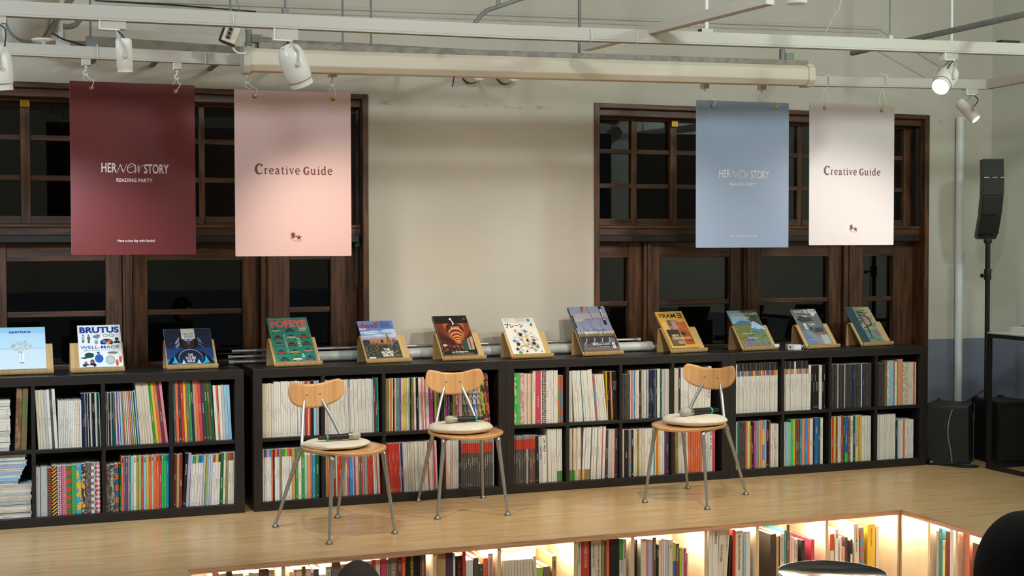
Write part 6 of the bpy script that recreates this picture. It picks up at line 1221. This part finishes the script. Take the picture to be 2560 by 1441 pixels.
def place_books(tab, face):
    for ci, rows in tab.items():
        names = [cinfo(r_[3])[0] for r_ in rows]
        for i, r_ in enumerate(rows):
            a, c2, top, col, title, ink, lean = r_[:7]; cap = r_[7] if len(r_) > 7 else None
            lean = math.radians(lean)
            if face == 'back':
                A, B = P(a, top, 1, PY+.03), P(c2, top, 1, PY+.03); w_ = max((B-A).length, .004); h_ = A.z-(ZF+.0205)
                x_base = A.x+math.tan(lean)*h_; M = Matrix.Translation((x_base, PY+.03, ZF+.0205+(w_*math.sin(-lean) if lean < 0 else 0))) @ Matrix.Rotation(-lean, 4, 'Y'); d_ = .20+.02*((i*7) % 3)
            else:
                A, B = P(a, top, 0, PX1+.03), P(c2, top, 0, PX1+.03); w_ = max((B-A).length, .004); h_ = A.z-(ZF+.0205)
                M = Matrix.Translation((PX1+.03, A.y, ZF+.0205)) @ Matrix.Rotation(-PI/2, 4, 'Z'); d_ = .20
            o, nm = niche_book(M, w_, max(h_, .10), d_, col, title, ink, cap, i)
            tot = names.count(nm); k = names[:i+1].count(nm); row = ('back row' if face == 'back' else 'right-hand row')
            pos = 'only %s book' % nm if tot == 1 else '%s %s book from left' % (ordn(k), nm)
            tag(o, '%s in %s lit niche of the pit %s' % (pos, ordn(ci+1), row), 'book', 'books in the lit niches round the pit')
place_books(NB, 'back'); place_books(NR, 'right')

# ------------------------------------------------------------------ round table in the pit
q = P(2080, 1432, 2, -.075); zt_ = -.075
o = thing('side_table', 'round black metal side table in the pit at lower right', 'table', (q.x, q.y, ZF))
b = MB(); R_ = .253; h0 = zt_-ZF; b.lathe([(.0001, h0-.004), (R_-.006, h0-.004), (R_-.004, h0), (R_, h0), (R_, h0-.022), (R_-.003, h0-.022), (R_-.004, h0-.008), (.0001, h0-.008)], None, 64); b.build('tray_top', [M_TABLE], o)
b = MB(); b.lathe([(.015, .008), (.015, h0-.008)], None, 16); b.build('stem', [M_BLKM], o)
b = MB(); b.lathe([(.0001, .008), (.14, .008), (.15, .004), (.15, 0)], None, 40); b.build('base', [M_BLKM], o)

# ------------------------------------------------------------------ two seated people in the audience, seen from behind
def person(loc, rz, s, label, shirt, seat, hair=None):
    o = thing('person', label, 'person', loc, rz)
    sk = [(0, 0, seat+.10), (0, .01, seat+.24), (0, .02, seat+.40), (0, .01, seat+.52), (0, -.01, seat+.575), (0, -.025, seat+.64), (0, -.03, seat+.72),
          (-.10, .01, seat+.50), (-.19, .01, seat+.47), (-.24, -.02, seat+.22), (-.16, -.20, seat+.14), (-.07, -.27, seat+.14),
          (.10, .01, seat+.50), (.19, .01, seat+.47), (.24, -.02, seat+.22), (.16, -.20, seat+.14), (.07, -.27, seat+.14),
          (-.10, -.03, seat+.08), (-.13, -.42, seat+.10), (-.13, -.40, .09), (-.13, -.52, .04),
          (.10, -.03, seat+.08), (.13, -.42, seat+.10), (.13, -.40, .09), (.13, -.52, .04)]
    rad = [.14, .135, .15, .10, .055, .07, .085, .08, .06, .045, .038, .03, .08, .06, .045, .038, .03, .095, .065, .045, .035, .095, .065, .045, .035]
    ed = [(0, 1), (1, 2), (2, 3), (3, 4), (4, 5), (5, 6), (3, 7), (7, 8), (8, 9), (9, 10), (10, 11), (3, 12), (12, 13), (13, 14), (14, 15), (15, 16), (0, 17), (17, 18), (18, 19), (19, 20), (0, 21), (21, 22), (22, 23), (23, 24)]
    for wr, sg in ((11, -1), (16, 1)):          # hands resting together: palm, four bent fingers, thumb
        x_, y_, z_ = sk[wr]; pm = len(sk); sk.append((x_-sg*.035, y_-.035, z_-.004)); rad.append(.024); ed.append((wr, pm))
        for k_, ln in enumerate((.050, .060, .056, .044)):
            a_ = len(sk); fx, fy = x_-sg*(.050+.004*k_), y_-.052+.019*(k_-1)*.9
            sk.append((fx-sg*.018, fy-.016, z_+.004)); sk.append((fx-sg*(.018+ln*.55), fy-.020, z_-.014)); rad += [.009, .0075]; ed += [(pm, a_), (a_, a_+1)]
        a_ = len(sk); sk.append((x_-sg*.040, y_-.022, z_+.030)); sk.append((x_-sg*.066, y_-.030, z_+.040)); rad += [.010, .0085]; ed += [(pm, a_), (a_, a_+1)]
    me = bpy.data.meshes.new('body'); me.from_pydata([(x*s, -y*s if False else y*s, z) for x, y, z in sk], ed, []); me.materials.append(shirt)
    ob = bpy.data.objects.new('body', me); C.objects.link(ob); ob.parent = o
    m = ob.modifiers.new('skin', 'SKIN'); m.use_smooth_shade = True; ob.modifiers.new('sub', 'SUBSURF').levels = 2; ob.modifiers['sub'].render_levels = 2
    sv = me.skin_vertices[0].data
    for v, r in zip(sv, rad): v.radius = (r*s, r*s*(.72 if r > .12 else 1))
    sv[0].use_root = True
    # head with nose, ears, eyes on the far side; hair cap on the near side
    hz = seat+.735
    b = MB(); b.ball((0, -.035*s, hz), (.074*s, .092*s, .112*s), 24, 16); b.ball((0, -.128*s, hz-.012), (.012*s, .018*s, .022*s), 10, 6)
    for sx in (-1, 1): b.ball((sx*.075*s, -.02*s, hz-.012), (.010*s, .020*s, .030*s), 10, 6)
    h = b.build('head', [M_SKIN], o)
    for sx in (-1, 1): e = MB(); e.ball((sx*.03*s, -.115*s, hz+.006), (.011*s, .010*s, .006*s), 8, 6); e.build('eye', [M_BLK], h)
    e = MB(); e.ball((0, -.118*s, hz-.052), (.022*s, .008*s, .006*s), 10, 6); e.build('mouth', [mat('lips', '#9a5a50', .5)], h)
    b = MB(); N, R2 = 32, 18; vs = []
    for j in range(R2+1):
        a = PI*j/R2*.80
        for k in range(N):
            q = 2*PI*k/N; fr_ = max(-math.sin(q), 0); aa = a*(1-.48*fr_); st = 1+.012*math.sin(q*23)+.008*math.sin(q*41)
            vs.append((.090*s*st*math.sin(aa)*math.cos(q), (-.026+.106*st*math.sin(aa)*math.sin(q))*s, hz+.010+.122*s*math.cos(aa)))
    b.add(vs, [(j*N+k, (j+1)*N+k, (j+1)*N+(k+1) % N, j*N+(k+1) % N) for j in range(R2) for k in range(N)], 0, True); b.build('hair', [hair or M_HAIR], o)
    return o
M_SHIRT = mat('dark_jumper', '#25232a', .85); M_SHIRT2 = mat('black_jacket', '#141416', .85)
D1 = 5.15; q = CAM+(_F+_R*((897-W/2)/FPX)+_U*((H/2-1403)/FPX))*D1
person((q.x, q.y, ZF), math.radians(180-8), 1.0, 'person with dark hair seated in the pit, only the crown of the head showing', M_SHIRT, q.z-.015-.857-ZF, grain('brown_hair', '#33211a', '#1c120e', (1, 1, 6), 60, .8, .3))
D2 = 2.75; q = CAM+(_F+_R*((2572-W/2)/FPX)+_U*((H/2-1292)/FPX))*D2
sh = q.z-.015-.857-ZF
person((q.x, q.y, ZF), math.radians(180-30), 1.08, 'person with dark hair close to the camera, at the lower right corner', M_SHIRT2, sh)
o = thing('stool', 'plain wooden stool under the person at the lower right', 'stool', (q.x, q.y, ZF))
b = MB(); b.lathe([(.16, sh-.08), (.165, sh-.07), (.165, sh-.05)], None, 24); b.build('seat', [M_BEECH], o)
for k in range(4): a = PI/4+k*PI/2; b = MB(); b.tube([(.10*math.cos(a), .10*math.sin(a), sh-.08), (.17*math.cos(a), .17*math.sin(a), 0)], .014, 8); b.build('leg', [M_BEECH], o)
print('SEAT', sh)
